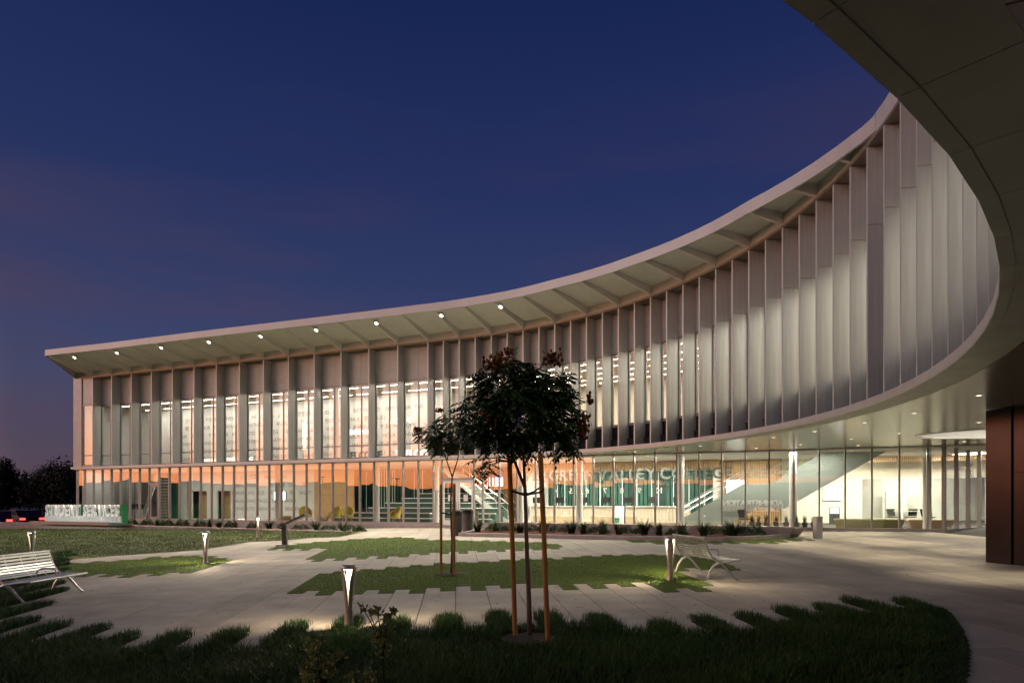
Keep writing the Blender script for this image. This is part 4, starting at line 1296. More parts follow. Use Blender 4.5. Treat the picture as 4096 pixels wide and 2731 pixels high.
tag(MB().add([(.22 + .40 * math.cos(2 * PI * k / 20), 8.8 + .40 * math.sin(2 * PI * k / 20), zg(.22, 8.8) + .030 + .008 * math.sin(k * 2.7)) for k in range(20)] + [(.22, 8.8, zg(.22, 8.8) + .06)], [(k, (k + 1) % 20, 20) for k in range(20)]).build('tree_pit', M['soil']), kind='structure')
tag(MB().add([(-1.45 + .42 * math.cos(2 * PI * k / 20), 15.72 + .42 * math.sin(2 * PI * k / 20), zg(-1.45, 15.72) + .018 + .003 * math.sin(k * 2.7)) for k in range(20)] + [(-1.45, 15.72, zg(-1.45, 15.72) + .035)], [(k, (k + 1) % 20, 20) for k in range(20)]).build('tree_pit', M['soil']), kind='structure')

# rough dry lawn on the left
tag(poly_sheet('side_lawn', LAWN, .012, M['dry_base']), kind='structure')
LP = np.array(LAWN)
def in_lawn(x, y, u, v):
    c = np.zeros(len(x), bool); j = len(LP) - 1
    for i in range(len(LP)):
        xi, yi = LP[i]; xj, yj = LP[j]
        hit = ((yi > y) != (yj > y)) & (x < (xj - xi) * (y - yi) / (yj - yi + 1e-12) + xi)
        c ^= hit; j = i
    return c & (x > -.80 * y - 1) 
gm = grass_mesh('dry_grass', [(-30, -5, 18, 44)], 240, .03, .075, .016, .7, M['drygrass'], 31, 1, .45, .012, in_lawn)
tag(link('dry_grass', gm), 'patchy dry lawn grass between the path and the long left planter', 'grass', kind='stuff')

# ---------------------------------------------------------------- planting beds
# left: retaining wall in cast segments
wl_pts = [(-33.6, 42.4), (-31.35, 41.67), (-28.0, 40.4), (-24.6, 39.15), (-21.2, 37.95), (-17.32, 36.6), (-14.09, 35.45), (-11.08, 34.4), (-8.6, 33.3), (-7.5, 32.6)]
pw = empty('planter_wall', (-20, 37.5, 0), 0, 'low cast concrete planter wall along the left lawn', 'wall')
wtop = lambda x: float(np.interp(x, [-33.6, -17.3, -8.5, -7.5], [-.04, -.17, -.25, -.33]))
for (x0, y0), (x1, y1) in zip(wl_pts[:-1], wl_pts[1:]):
    d = Vector((x1 - x0, y1 - y0)).normalized(); nrm = Vector((-d.y, d.x)) * .25
    x0, y0, x1, y1 = x0 + d.x * .008, y0 + d.y * .008, x1 - d.x * .008, y1 - d.y * .008
    q = [(x0, y0), (x1, y1), (x1 + nrm.x, y1 + nrm.y), (x0 + nrm.x, y0 + nrm.y)]
    MB().hexa([(x + 20, y - 37.5, -1.2) for x, y in q], [(x + 20, y - 37.5, wtop(x)) for x, y in q]).build('wall_segment', M['conc_wall'], pw)
bedL = [(-33.5, 42.6), (-31.3, 41.9), (-17.3, 36.85), (-11.0, 34.65), (-7.2, 32.75), (-6.0, 33.2), (-7.4, 36.0), (-28.6, 44.9), (-33.0, 46.6)]
bm = MB().add([(x, y, wtop(x) - .05) for x, y in bedL], [tuple(range(len(bedL)))])
tag(bm.build('planting_bed', M['mulch']), kind='structure')
# right: kerb, mulch, seat wall
kb = empty('planter_kerb', (3, 26, 0), 0, 'pale concrete kerb around the right planting bed', 'kerb')
kp = [(-2.33, 28.56), (.53, 26.95), (4.25, 25.06), (7.55, 23.72), (9.0, 24.05), (10.34, 24.55)]
for (x0, y0), (x1, y1) in zip(kp[:-1], kp[1:]):
    d = Vector((x1 - x0, y1 - y0)).normalized(); nrm = Vector((-d.y, d.x)) * .18
    x0, y0, x1, y1 = x0 + d.x * .006, y0 + d.y * .006, x1 - d.x * .006, y1 - d.y * .006
    q = [(x0, y0), (x1, y1), (x1 + nrm.x, y1 + nrm.y), (x0 + nrm.x, y0 + nrm.y)]
    MB().hexa([(x - 3, y - 26, zg(x, y) - .05) for x, y in q], [(x - 3, y - 26, zg(x, y) + .15) for x, y in q]).build('kerb_segment', M['conc_wall'], kb)
q = [(-2.33, 28.56), (-1.55, 31.2), (-1.35, 31.1), (-2.15, 28.6)]
MB().hexa([(x - 3, y - 26, zg(x, y) - .05) for x, y in q], [(x - 3, y - 26, zg(x, y) + .15) for x, y in q]).build('kerb_segment', M['conc_wall'], kb)
bedR = [(-2.2, 28.62), (.6, 27.1), (4.3, 25.2), (7.55, 23.88), (10.3, 24.7), (11.0, 24.9), (-1.3, 31.2)]
tag(MB().add([(x, y, zg(x, y) + .10) for x, y in bedR], [tuple(range(len(bedR)))]).build('planting_bed', M['mulch']), kind='structure')
sw = empty('seat_wall', (5, 28, 0), 0, 'long concrete seat wall with a timber top behind the right planting bed', 'seat wall')
q = [(-1.1, 30.9), (10.55, 24.75), (11.25, 25.2), (-.9, 31.45)]
qb = [(-1.1, 30.9), (10.25, 24.92), (10.75, 25.35), (-.9, 31.45)]
MB().hexa([(x - 5, y - 28, -.35) for x, y in qb], [(x - 5, y - 28, .24) for x, y in q]).build('wall', M['conc_wall'], sw)
dq = Vector((q[1][0] - q[0][0], q[1][1] - q[0][1]))
for k in range(4):
    o_ = .02 + .14 * k
    n_ = Vector((-dq.y, dq.x)).normalized()
    p0 = Vector(q[0]) + n_ * o_ + dq * .004; p1 = Vector(q[1]) + n_ * o_ - dq * .002
    c = [p0, p1, p1 + n_ * .125, p0 + n_ * .125]
    MB().hexa([(p.x - 5, p.y - 28, .246) for p in c], [(p.x - 5, p.y - 28, .285) for p in c]).build('board', M['wood'], sw)

# plant kinds
def leaf_cloud(n, rx, rz, lw, ll, seed, z0=.05):
    r = np.random.default_rng(seed)
    V = []; F = []; T = []
    for k in range(n):
        f = r.uniform(0, 2 * PI); q = r.uniform(.15, 1) ** .5; e = r.uniform(0, 1)
        x, y = rx * q * math.cos(f) * (1 - .45 * e), rx * q * math.sin(f) * (1 - .45 * e)
        z = z0 + rz * e * (1 - .35 * q * q) * (1 + .25 * math.sin(3 * f + seed))
        d = Vector((math.cos(f + r.uniform(-.8, .8)), math.sin(f + r.uniform(-.8, .8)), r.uniform(-.1, 1.0))).normalized()
        s_ = d.cross(Vector((r.uniform(-1, 1), r.uniform(-1, 1), 1))).normalized()
        p = Vector((x, y, z)); l = ll * r.uniform(.6, 1.2); w = lw * r.uniform(.7, 1.2)
        i = len(V)
        V += [p, p + d * l * .5 + s_ * w / 2, p + d * l, p + d * l * .5 - s_ * w / 2]
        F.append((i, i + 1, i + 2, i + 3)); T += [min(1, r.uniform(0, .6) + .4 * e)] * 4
    return [tuple(v) for v in V], F, T
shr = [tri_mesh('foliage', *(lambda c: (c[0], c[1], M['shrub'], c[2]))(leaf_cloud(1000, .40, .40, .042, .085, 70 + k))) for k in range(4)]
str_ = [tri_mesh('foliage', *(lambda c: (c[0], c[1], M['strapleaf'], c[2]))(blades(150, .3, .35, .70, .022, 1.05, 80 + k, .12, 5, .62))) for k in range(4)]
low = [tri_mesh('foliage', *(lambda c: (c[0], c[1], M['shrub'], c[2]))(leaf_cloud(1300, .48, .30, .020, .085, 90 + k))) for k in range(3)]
stem_me = MB().tube([(0, 0, -.04), (.02, .01, .12), (.0, .03, .26)], [.014, .010, .006], 5).mesh('stem', M['bark'])
def plant(kind, x, y, z, sc_, rz, label_, grp):
    nm, mset, cat = {'shrub': ('leafy_shrub', shr, 'shrub'), 'strap': ('strap_leaf_plant', str_, 'plant'), 'low': ('feathery_shrub', low, 'shrub')}[kind]
    t = empty(nm, (x, y, z), rz, label_, cat, grp)
    t.scale = (sc_ * 1.05, sc_ * 1.05, sc_ * .95)
    link('foliage', mset[int(abs(x * 7 + y * 3)) % len(mset)], None, t)
    if kind == 'shrub': link('stem', stem_me, None, t)
    return t
KW = {'shrub': 'dark leafy shrub', 'strap': 'spiky strap-leaved plant', 'low': 'low feathery green shrub'}
cnt = {}
def bed_plant(bed, kind, x, y, z, s, extra=''):
    cnt[(bed, kind)] = cnt.get((bed, kind), 0) + 1
    lab = '%s in the %s bed, %s of its kind from the left' % (KW[kind], bed, ORD[cnt[(bed, kind)] - 1])
    plant(kind, x, y, z, s, random.uniform(0, 6), lab, 'plants in the %s bed' % bed)
for x, y, kind, s in ((-22.68, 39.27, 'shrub', 1), (-21.55, 38.96, 'shrub', 0.95), (-20.76, 38.69, 'strap', 1.05), (-19.94, 38.16, 'shrub', 1), (-18.93, 37.91, 'shrub', 1.05), (-17.79, 37.6, 'shrub', 0.95), (-17.22, 37.57, 'strap', 1.1), (-16.43, 37.04, 'strap', 1), (-15.66, 36.77, 'shrub', 1), (-14.2, 36.18, 'shrub', 0.9), (-13.22, 35.93, 'strap', 1.1), (-12.5, 35.68, 'strap', 0.95), (-11.25, 35.16, 'low', 1.0), (-10.33, 34.76, 'strap', 1.15), (-9.51, 34.23, 'low', 1.0), (-8.76, 34.15, 'strap', 1.2), (-8.08, 33.48, 'low', 1.15), (-7.59, 33.0, 'low', 0.9), (-7.71, 33.5, 'strap', 0.95)):
    bed_plant('left planting', kind, x, y, wtop(x) - .05, s)
for x, y, kind, s in ((-1.55, 29.6, 'strap', 1.2), (-.8, 29.5, 'low', 1.0), (-.75, 30.2, 'strap', 1.0), (-.1, 28.7, 'low', .95), (.35, 28.6, 'strap', 1.0), (1.0, 28.1, 'low', 1.05), (1.35, 28.4, 'strap', 1.15), (1.95, 27.6, 'low', 1.05), (2.5, 27.7, 'strap', 1.25), (2.95, 27.2, 'strap', 1.1), (3.45, 26.6, 'low', 1.1), (3.7, 27.0, 'strap', 1.2), (4.3, 26.5, 'strap', 1.0), (4.7, 26.0, 'low', 1.05), (5.25, 26.2, 'strap', 1.25), (5.75, 25.8, 'strap', 1.1), (6.3, 25.2, 'low', .95), (6.6, 25.7, 'strap', 1.05), (7.35, 25.3, 'strap', 1.15), (7.7, 24.7, 'low', 1.1), (8.35, 25.0, 'strap', 1.3), (8.95, 24.75, 'low', 1.2)):
    bed_plant('right planting', kind, x, y, zg(x, y) + .10, s)

# ---------------------------------------------------------------- large lit sign on the left wall
sg = empty('entrance_sign', (-25.55, 39.35, -.02), -TH + .02, 'white and green STUDENT SERVICES sign with slatted base on the planter wall', 'sign')
SL = 3.30
MB().box(-SL, .10, .0, SL, .22, 1.10).build('back_panel', M['green_sign'], sg)
MB().box(SL + .001, -.14, .0, SL + .10, .22, 1.10).build('end_panel', M['green_sign'], sg)
n = 62
slat_me = MB().box(-.017, -.10, .06, .017, .099, .44).mesh('slat', M['letter_white'])
slat_hi = MB().box(-.008, .06, .44, .008, .099, 1.08).mesh('slat', M['letter_white'])
for k in range(n):
    x = -SL + .06 + (2 * SL - .12) * k / (n - 1)
    link('slat', slat_me, None, sg, (x, 0, 0))
    if k % 3 == 0: link('slat', slat_hi, None, sg, (x, 0, 0))
hs = .62 / .70
ws = []
for i in T_STU:
    x0, x1, y0, y1 = bounds(i); ws.append((x0, x1 - x0))
fx = .60
tot = sum(w for _, w in ws) * fx
spc = (2 * SL - .35 - tot) / (len(ws) - 1 + 4.5)
a = -SL + .10
for k, i in enumerate(T_STU):
    x0, w = ws[k]
    me = TX[i][1]; me.materials.clear(); me.materials.append(M['letter_white'])
    o = link('letter', me, None, sg, (a - x0 * fx, -.06, .45), (PI / 2, 0, 0))
    o.scale = (fx, .89, 1.2)
    a += w * fx + spc * (5.5 if k == 6 else 1)
MB().box(-SL - .3, -.30, -.10, SL + .4, .40, -.005).build('base_tray', M['gravel'], sg)
MB().box(-SL, -.95, -.06, SL, -.88, .12).build('light_trough', M['alu'], sg)
add_light('sign_lamp', 'AREA', 22, (.95, 1, .94), (0, -.85, .06), sg, aim=(0, .12, .62), shape='RECTANGLE', size=2 * SL, size_y=.06)

# ---------------------------------------------------------------- bollard lights
def bollard(x, y, rz, label_, e=9.0):
    t = empty('bollard_light', (x, y, zg(x, y)), rz, label_, 'bollard light', 'bollard lights around the plaza')
    MB().lathe([(.078, -.05), (.078, .0), (.066, .12), (.062, .236)], 20).build('base', M['bollard'], t, smooth=False)
    MB().lathe([(.061, .240), (.061, .33), (.050, .345), (.010, .346)], 20).build('collar', M['bollard'], t)
    for k in range(3):
        f0 = 2 * PI * k / 3 + PI / 2
        m = MB(); N = 10; NS = 4
        for j in range(N):
            def ringp(j, inner):
                q = j / N
                z = .33 + .56 * q
                rr = .060 + .052 * q ** 1.1 - (.010 if inner else 0)
                half = R_(60) * (1 - q) ** .9 + R_(20) * min(1, q * 1.6)
                if q > .9: half = R_(26)
                return [(rr * math.cos(f0 + half * (2 * i / NS - 1)), rr * math.sin(f0 + half * (2 * i / NS - 1)), z) for i in range(NS + 1)]
            a0, a1, b0, b1 = ringp(j, 0), ringp(j + 1, 0), ringp(j, 1), ringp(j + 1, 1)
            for i in range(NS):
                m.hexa([a0[i], a0[i + 1], b0[i + 1], b0[i]], [a1[i], a1[i + 1], b1[i + 1], b1[i]])
        m.build('arm', M['bollard'], t)
    MB().lathe([(.112, .885), (.117, .905), (.112, .93), (.090, .945), (.02, .952)], 24).build('cap', M['bollard'], t, smooth=True)
    MB().lathe([(.085, .876), (.085, .884)], 20).build('lens', M['bollard_lens'], t)
    add_light('bollard_lamp', 'SPOT', e * 12, (1, .80, .54), (0, 0, .865), t, rot=(0, 0, 0), spot_size=R_(165), spot_blend=.35, shadow_soft_size=.05)
    return t
bollard(-2.41, 9.75, .1, 'bollard light standing in the foreground lawn, largest of all', 16)
bollard(3.37, 14.07, .9, 'bollard light on turf beside the right bench', 18)
bollard(-8.83, 19.01, .2, 'bollard light at the right tip of the left turf island', 18)
bollard(-11.4, 29.61, .4, 'bollard light furthest away, near the slanted information panel', 16)
bollard(-15.11, 20.76, 0, 'bollard light behind the left bench at the lawn edge', 18)

# ---------------------------------------------------------------- benches: cast X-frames and flat slats
def bench(x, y, rz, label_):
    t = empty('bench', (x, y, zg(x, y)), rz, label_, 'bench', 'slatted metal benches')
    Lh = .82
    # profile in (p, z): p is depth, + towards the front
    back = [(-.36, .88), (-.33, .76), (-.28, .62), (-.20, .50), (-.10, .425)]
    for sx in (-Lh, Lh):
        def fr(path, rad, nm, par):
            return MB().tube([(sx, p, z) for p, z in path], rad, 6).build(nm, M['bench'], par)
        f = fr([(-.37, .89), (-.33, .76), (-.28, .62), (-.20, .50), (-.08, .41), (.02, .375)], [.018, .022, .024, .026, .032, .034], 'end_frame', t)
        fr([(.0, .38), (.14, .40), (.30, .42), (.42, .425)], [.03, .024, .020, .018], 'seat_arm', f)
        fr([(-.02, .38), (-.16, .32), (-.25, .20), (-.30, .06), (-.32, .012)], [.032, .026, .022, .020, .024], 'leg', f)
        fr([(-.02, .38), (.10, .28), (.22, .14), (.34, .03), (.37, .012)], [.032, .026, .022, .020, .024], 'leg', f)
    for k in range(9):
        q = k / 8
        p = float(np.interp(q, [0, .35, .7, 1], [-.345, -.29, -.21, -.12])); z = float(np.interp(q, [0, .35, .7, 1], [.845, .67, .53, .445]))
        p2 = float(np.interp(min(1, q + .05), [0, .35, .7, 1], [-.345, -.29, -.21, -.12])); z2 = float(np.interp(min(1, q + .05), [0, .35, .7, 1], [.845, .67, .53, .445]))
        tx, tz = p2 - p, z2 - z
        l = math.hypot(tx, tz) or 1; tx, tz = (tx / l, tz / l) if l > .001 else (.6, -.8)
        h = .0185
        c = [(p - tx * h + tz * .003, z - tz * h - tx * .003), (p + tx * h + tz * .003, z + tz * h - tx * .003), (p + tx * h - tz * .003, z + tz * h + tx * .003), (p - tx * h - tz * .003, z - tz * h + tx * .003)]
        MB().hexa([(-Lh, a_, b_) for a_, b_ in c], [(Lh, a_, b_) for a_, b_ in c]).build('back_slat', M['bench'], t)
    for k in range(7):
        p = -.04 + .068 * k
        z = .425 + .006 * math.sin(k * .5)
        MB().box(-Lh, p - .027, z, Lh, p + .027, z + .006).build('seat_slat', M['bench'], t)
    MB().tube([(-Lh, -.37, .89), (Lh, -.37, .89)], .021, 8).build('top_rail', M['bench'], t)
    MB().tube([(-Lh, .43, .425), (Lh, .43, .425)], .021, 8).build('front_rail', M['bench'], t)
    for sx in (-.41, 0, .41):
        MB().tube([(sx, -.375, .88), (sx, -.325, .68), (sx, -.235, .52), (sx, -.10, .415), (sx, .1, .405), (sx, .40, .408)], .010, 6).build('rib', M['bench'], t)
    MB().tube([(.0, -.06, .45), (.0, -.02, .56), (.0, .06, .60), (.0, .26, .60), (.0, .34, .57), (.0, .36, .45)], .016, 8).build('armrest', M['bench'], t)
    return t
bench(4.27, 14.70, -PI / 2 + .16, 'slatted metal bench with its back to the lit bollard on the right')
bench(-9.40, 13.10, -PI / 2 - .0 + .03, 'slatted metal bench cut by the left edge of the picture').rotation_euler = (0, 0, -PI / 2 + .0)
# ---------------------------------------------------------------- staked trees
def pinnate(V, F, T, base, d, up, length, r, nl=6, wid=.042, tint=None):
    # compound leaf: leaflets in pairs along a drooping rachis
    side = d.cross(up).normalized()
    tn = tint if tint is not None else r.uniform(0, 1)
    p = base.copy(); dd = d.copy()
    step = length / (nl + 1)
    rp = [base.copy()]
    for k in range(nl + 1):
        p = p + dd * step
        dd = (dd + Vector((0, 0, -.13))).normalized()
        rp.append(p.copy())
        ll = length * .34 * (1 - .45 * abs(k / nl - .45))
        for sgn in ((-1, 1) if k < nl else (0,)):
            ld = (dd * (.55 if sgn else 1) + side * sgn * .9 + Vector((0, 0, -.30))).normalized()
            wv = ld.cross(up if sgn else side).normalized()
            if sgn == 0: wv = side
            w = wid * r.uniform(.8, 1.2)
            i = len(V)
            m = p + ld * ll * .42
            V.extend([tuple(p), tuple(m + wv * w / 2), tuple(p + ld * ll), tuple(m - wv * w / 2 + Vector((0, 0, -.006)))])
            F.append((i, i + 1, i + 2, i + 3))
            T.extend([min(1, max(0, tn * .6 + r.uniform(0, .4)))] * 4)
    i = len(V)
    for q in rp[::3]:
        V.extend([tuple(q - side * .0025), tuple(q + side * .0025)]); T.extend([.2, .2])
    for k in range(len(rp[::3]) - 1):
        F.append((i + 2 * k, i + 2 * k + 1, i + 2 * k + 3, i + 2 * k + 2))
def young_tree(name, x, y, trunk, limbs, lobes, nleaf, leaf_len, pods, label_, seed, wid=.042, thick=.028):
    r = random.Random(seed)
    zb = zg(x, y) + .03
    t = empty(name, (x, y, zb), 0, label_, 'tree', 'young staked trees')
    MB().tube(trunk, [thick * (1.25 - .45 * k / (len(trunk) - 1)) for k in range(len(trunk))], 9).build('trunk', M['bark'], t, smooth=True)
    top = Vector(trunk[-1])
    m = MB()
    tipsb = []
    for lb in limbs:
        m.tube(lb, [thick * .75 * (1 - .75 * k / (len(lb) - 1)) for k in range(len(lb))], 7)
        tipsb += [Vector(p) for p in lb[1:]]
    V = []; F = []; T = []
    for (c, rad, wgt) in lobes:
        c = Vector(c); rad = Vector(rad)
        # a few twigs carry each lobe
        for k in range(4):
            q = c + Vector((r.uniform(-.6, .6) * rad.x, r.uniform(-.6, .6) * rad.y, r.uniform(-.5, .6) * rad.z))
            s0 = min(tipsb, key=lambda w: (w - q).length)
            mid = (s0 + q) / 2 + Vector((0, 0, .05))
            m.tube([s0, mid, q], [.010, .007, .004], 5)
        for k in range(int(nleaf * wgt)):
            while True:
                o = Vector((r.uniform(-1, 1), r.uniform(-1, 1), r.uniform(-1, 1)))
                if .15 < o.length < 1: break
            o = o.normalized() * (o.length ** .55)
            p = c + Vector((o.x * rad.x, o.y * rad.y, o.z * rad.z))
            d = Vector((o.x + r.uniform(-.4, .4), o.y + r.uniform(-.4, .4), .25 * o.z + r.uniform(-.35, .25))).normalized()
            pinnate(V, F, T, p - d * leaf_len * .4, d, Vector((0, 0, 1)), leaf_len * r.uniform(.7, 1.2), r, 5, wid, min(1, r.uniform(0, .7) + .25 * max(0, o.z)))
    for c, rad, nn in (pods or []):
        q = Vector(c)
        s0 = min(tipsb, key=lambda w: (w - q).length)
        m.tube([s0, (s0 + q) / 2 + Vector((0, 0, .04)), q + Vector((0, 0, -rad[2] * .4))], [.009, .006, .004], 5)
        for k in range(7):
            e = q + Vector((r.gauss(0, .42) * rad[0], r.gauss(0, .42) * rad[1], r.gauss(0, .42) * rad[2]))
            m.tube([q + Vector((0, 0, -rad[2] * .5)), (q + e) / 2, e], [.0035, .003, .002], 4)
    m.build('branches', M['bark'], t)
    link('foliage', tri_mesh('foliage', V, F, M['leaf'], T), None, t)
    if pods:
        PV = []; PF = []; PT = []
        for c, rad, nn in pods:
            for k in range(nn):
                p = Vector(c) + Vector([max(-.85, min(.85, r.gauss(0, .42))) * rad[q_] for q_ in range(3)])
                h = r.uniform(.018, .030)
                i = len(PV)
                ax = [Vector((h, 0, 0)), Vector((0, h, 0)), Vector((-h, 0, 0)), Vector((0, -h, 0))]
                f = r.uniform(0, PI)
                rot = Matrix.Rotation(f, 3, 'Z') @ Matrix.Rotation(r.uniform(-.5, .5), 3, 'X')
                PV.extend([tuple(p + rot @ Vector((0, 0, h * 1.2)))] + [tuple(p + rot @ a) for a in ax] + [tuple(p - rot @ Vector((0, 0, h * 1.5)))])
                for j in range(4):
                    PF.append((i, i + 1 + j, i + 1 + (j + 1) % 4)); PF.append((i + 5, i + 1 + (j + 1) % 4, i + 1 + j))
                PT.extend([r.uniform(0, 1)] * 6)
        tag(link('seed_pods', tri_mesh('seed_pods', PV, PF, M['pod'], PT), None, t), kind='stuff')
    return t
# coordinates are metres from each tree's foot
young_tree('young_tree', .24, 8.92,
    [(0, 0, -.1), (-.01, 0, .5), (-.04, .02, 1.2), (-.065, 0, 2.03)],
    [[(-.065, 0, 2.0), (-.20, .03, 2.35), (-.30, .05, 2.62), (-.42, 0, 3.0), (-.36, .05, 3.5)], [(-.065, 0, 2.0), (-.09, -.05, 2.5), (-.02, -.1, 2.9), (.05, -.05, 3.5)],
     [(-.09, -.05, 2.45), (.15, -.1, 2.75), (.38, -.1, 3.0), (.52, .0, 3.1)], [(-.28, .05, 2.6), (-.6, .1, 2.75), (-.85, .1, 2.85)], [(-.05, -.08, 2.8), (.2, .2, 3.2), (.35, .25, 3.45)]],
    [((-.30, 0, 3.46), (.42, .45, .30), .20), ((.14, .05, 3.36), (.42, .46, .30), .22), ((-.66, .0, 2.98), (.32, .40, .32), .14), ((-.14, -.15, 3.0), (.50, .55, .36), .24), ((.34, 0, 2.98), (.32, .42, .34), .16),
     ((-.40, .1, 2.68), (.34, .36, .17), .07), ((.44, .05, 2.60), (.15, .2, .20), .045), ((-.60, -.2, 2.30), (.09, .1, .13), .012), ((-.05, -.1, 2.58), (.18, .2, .14), .03)],
    1120, .29,
    [((-.42, -.30, 3.62), (.22, .2, .14), 95), ((-.30, -.2, 3.80), (.10, .1, .06), 24), ((.30, -.1, 3.72), (.14, .14, .14), 60), ((.72, -.1, 2.84), (.09, .1, .20), 70), ((.80, -.1, 3.18), (.06, .06, .10), 14), ((-.52, -.45, 2.9), (.16, .1, .14), 40)],
    'dark leafy young tree with orange seed pods between two stakes in the foreground', 5, .036, .030)
young_tree('young_tree', -1.45, 15.78,
    [(0, 0, -.1), (.02, 0, .7), (-.02, 0, 1.6), (.02, 0, 2.35)],
    [[(.02, 0, 2.3), (-.15, 0, 2.8), (-.35, .05, 3.15), (-.55, 0, 3.35)], [(.02, 0, 2.3), (.15, 0, 2.7), (.22, 0, 3.2), (.1, 0, 3.6)], [(-.1, 0, 2.7), (-.02, .1, 3.2), (-.15, .1, 3.6)]],
    [((-.50, 0, 3.32), (.34, .35, .22), .32), ((0, .05, 3.52), (.45, .45, .30), .4), ((.28, 0, 3.22), (.38, .4, .28), .30), ((-.3, 0, 3.02), (.3, .3, .14), .16)],
    330, .26, [((-.80, -.1, 3.42), (.10, .1, .07), 34), ((-.25, -.3, 3.85), (.10, .1, .06), 26)], 'smaller thin young tree on the turf island behind the larger tree', 9, .040, .024)
def stake(x, y, dx, h, label_, rad=.033):
    t = MB().tube([(0, 0, -.2), (dx * .5, 0, h * .5), (dx, 0, h - .01), (dx, 0, h)], [rad, rad, rad, rad * .9], 12).build('wooden_stake', M['stake'], None, (x, y, zg(x, y)))
    tag(t, label_, 'stake', 'tree stakes')
stake(.05, 8.92, -.085, 2.44, 'orange wooden stake left of the foreground tree trunk')
stake(.47, 8.48, -.105, 2.47, 'orange wooden stake right of the foreground tree trunk')
stake(-1.70, 15.81, .0, 2.15, 'orange wooden stake left of the smaller tree')
stake(-1.36, 15.50, .0, 2.15, 'orange wooden stake right of the smaller tree')
def tie(x, y, z, pts, label_):
    tag(MB().tube(pts, .011, 6).build('tree_tie', M['strap'], None, (x, y, z)), label_, 'tree tie', 'tree ties')
tie(.17, 8.8, 1.345, [(-.20, .11, .03), (-.08, .06, -.01), (.0, .04, -.025), (.06, .10, -.02), (.12, -.1, .0), (.19, -.29, .05), (.24, -.34, .03), (.20, -.37, -.01), (.1, -.2, -.03), (.0, .0, -.05), (-.06, .05, -.03), (-.20, .13, .02)], 'black rubber tie holding the foreground tree to its stakes')
tie(-1.47, 15.75, .95, [(-.23, .06, .02), (-.06, .0, -.01), (.02, -.03, -.02), (.11, -.22, .03), (.06, -.18, .0), (.0, .03, -.03), (-.23, .03, .0)], 'black rubber tie holding the smaller tree to its stakes')

# kangaroo-paw flowers leaning over the foreground lawn, strap leaves at their feet
def paw(x, y, h, lean, heads, label_, seed):
    r = random.Random(seed)
    z0 = zg(x, y)
    t = empty('paw_flower', (x, y, z0), 0, label_, 'flower', 'paw flowers in the foreground')
    st_ = MB(); V = []; F = []; T = []
    topv = Vector((lean, 0, h))
    st_.tube([(0, 0, 0), (lean * .25, 0, h * .5), (lean * .7, 0, h * .85), topv], [.007, .006, .005, .003], 5)
    for (hx, hz, nn, sp) in heads:
        c = Vector((lean + hx, r.uniform(-.03, .03), h + hz))
        st_.tube([(lean * .8, 0, h * .9), (lean + hx * .5, 0, h + hz * .6 - .01), c], [.004, .003, .002], 4)
        for k in range(nn):
            d = Vector((r.gauss(0, .6), r.gauss(0, .6), r.uniform(.0, 1.0))).normalized()
            p = c + Vector((r.gauss(0, sp), r.gauss(0, sp), r.gauss(0, sp * 1.1)))
            s_ = d.orthogonal().normalized()
            for q in range(3):
                s2 = Matrix.Rotation(q * 1.05, 3, d) @ s_
                l = r.uniform(.02, .042); w = .008
                i = len(V)
                V.extend([tuple(p), tuple(p + d * l * .8 + s2 * w), tuple(p + d * l), tuple(p + d * l * .7 - s2 * w)])
                F.append((i, i + 1, i + 2, i + 3)); T.extend([r.uniform(0, 1)] * 4)
    st_.build('stem', M['strapleaf'], t)
    link('flower_head', tri_mesh('flower_head', V, F, M['paw'], T), None, t)
paw(-.74, 3.95, 1.12, -.04, [(.0, .0, 34, .020), (.04, .04, 30, .018), (-.03, .06, 30, .018), (.03, .12, 26, .018), (.06, .17, 20, .012), (-.02, .18, 20, .012), (-.11, .19, 16, .012), (-.07, .16, 14, .010), (.01, -.06, 26, .016)], 'tallest fuzzy paw flower right of the foreground bollard', 3)
paw(-.92, 3.60, 1.06, -.13, [(.0, .0, 40, .022), (-.05, .05, 40, .022), (.06, .03, 30, .018), (-.02, .11, 34, .020), (-.06, -.06, 34, .020), (.10, .07, 22, .014), (.05, -.02, 20, .014), (-.08, .01, 28, .018), (.01, .15, 20, .012)], 'broad fuzzy paw flower left of the foreground bollard, low in the grass', 4)
paw(-.76, 3.45, 1.02, -.03, [(.0, .0, 26, .014), (-.04, .03, 24, .012), (.035, .035, 22, .012), (-.055, -.03, 24, .013), (.055, -.01, 22, .012)], 'smallest fuzzy paw flower at the bottom of the picture', 6)
for k, (x, y, lab) in enumerate(((-.45, 3.55, 'dark strap leaves under the tallest paw flower'), (-.12, 3.5, 'dark strap leaves at the bottom edge left of the tree pit'))):
    t = empty('strap_leaf_clump', (x, y, zg(x, y)), k, lab, 'plant', 'foreground strap leaves')
    c = blades(26, .2, .45, .78, .022, .7, 300 + k, .08, 4)
    link('foliage', tri_mesh('foliage', c[0], c[1], M['strapleaf'], c[2]), None, t)

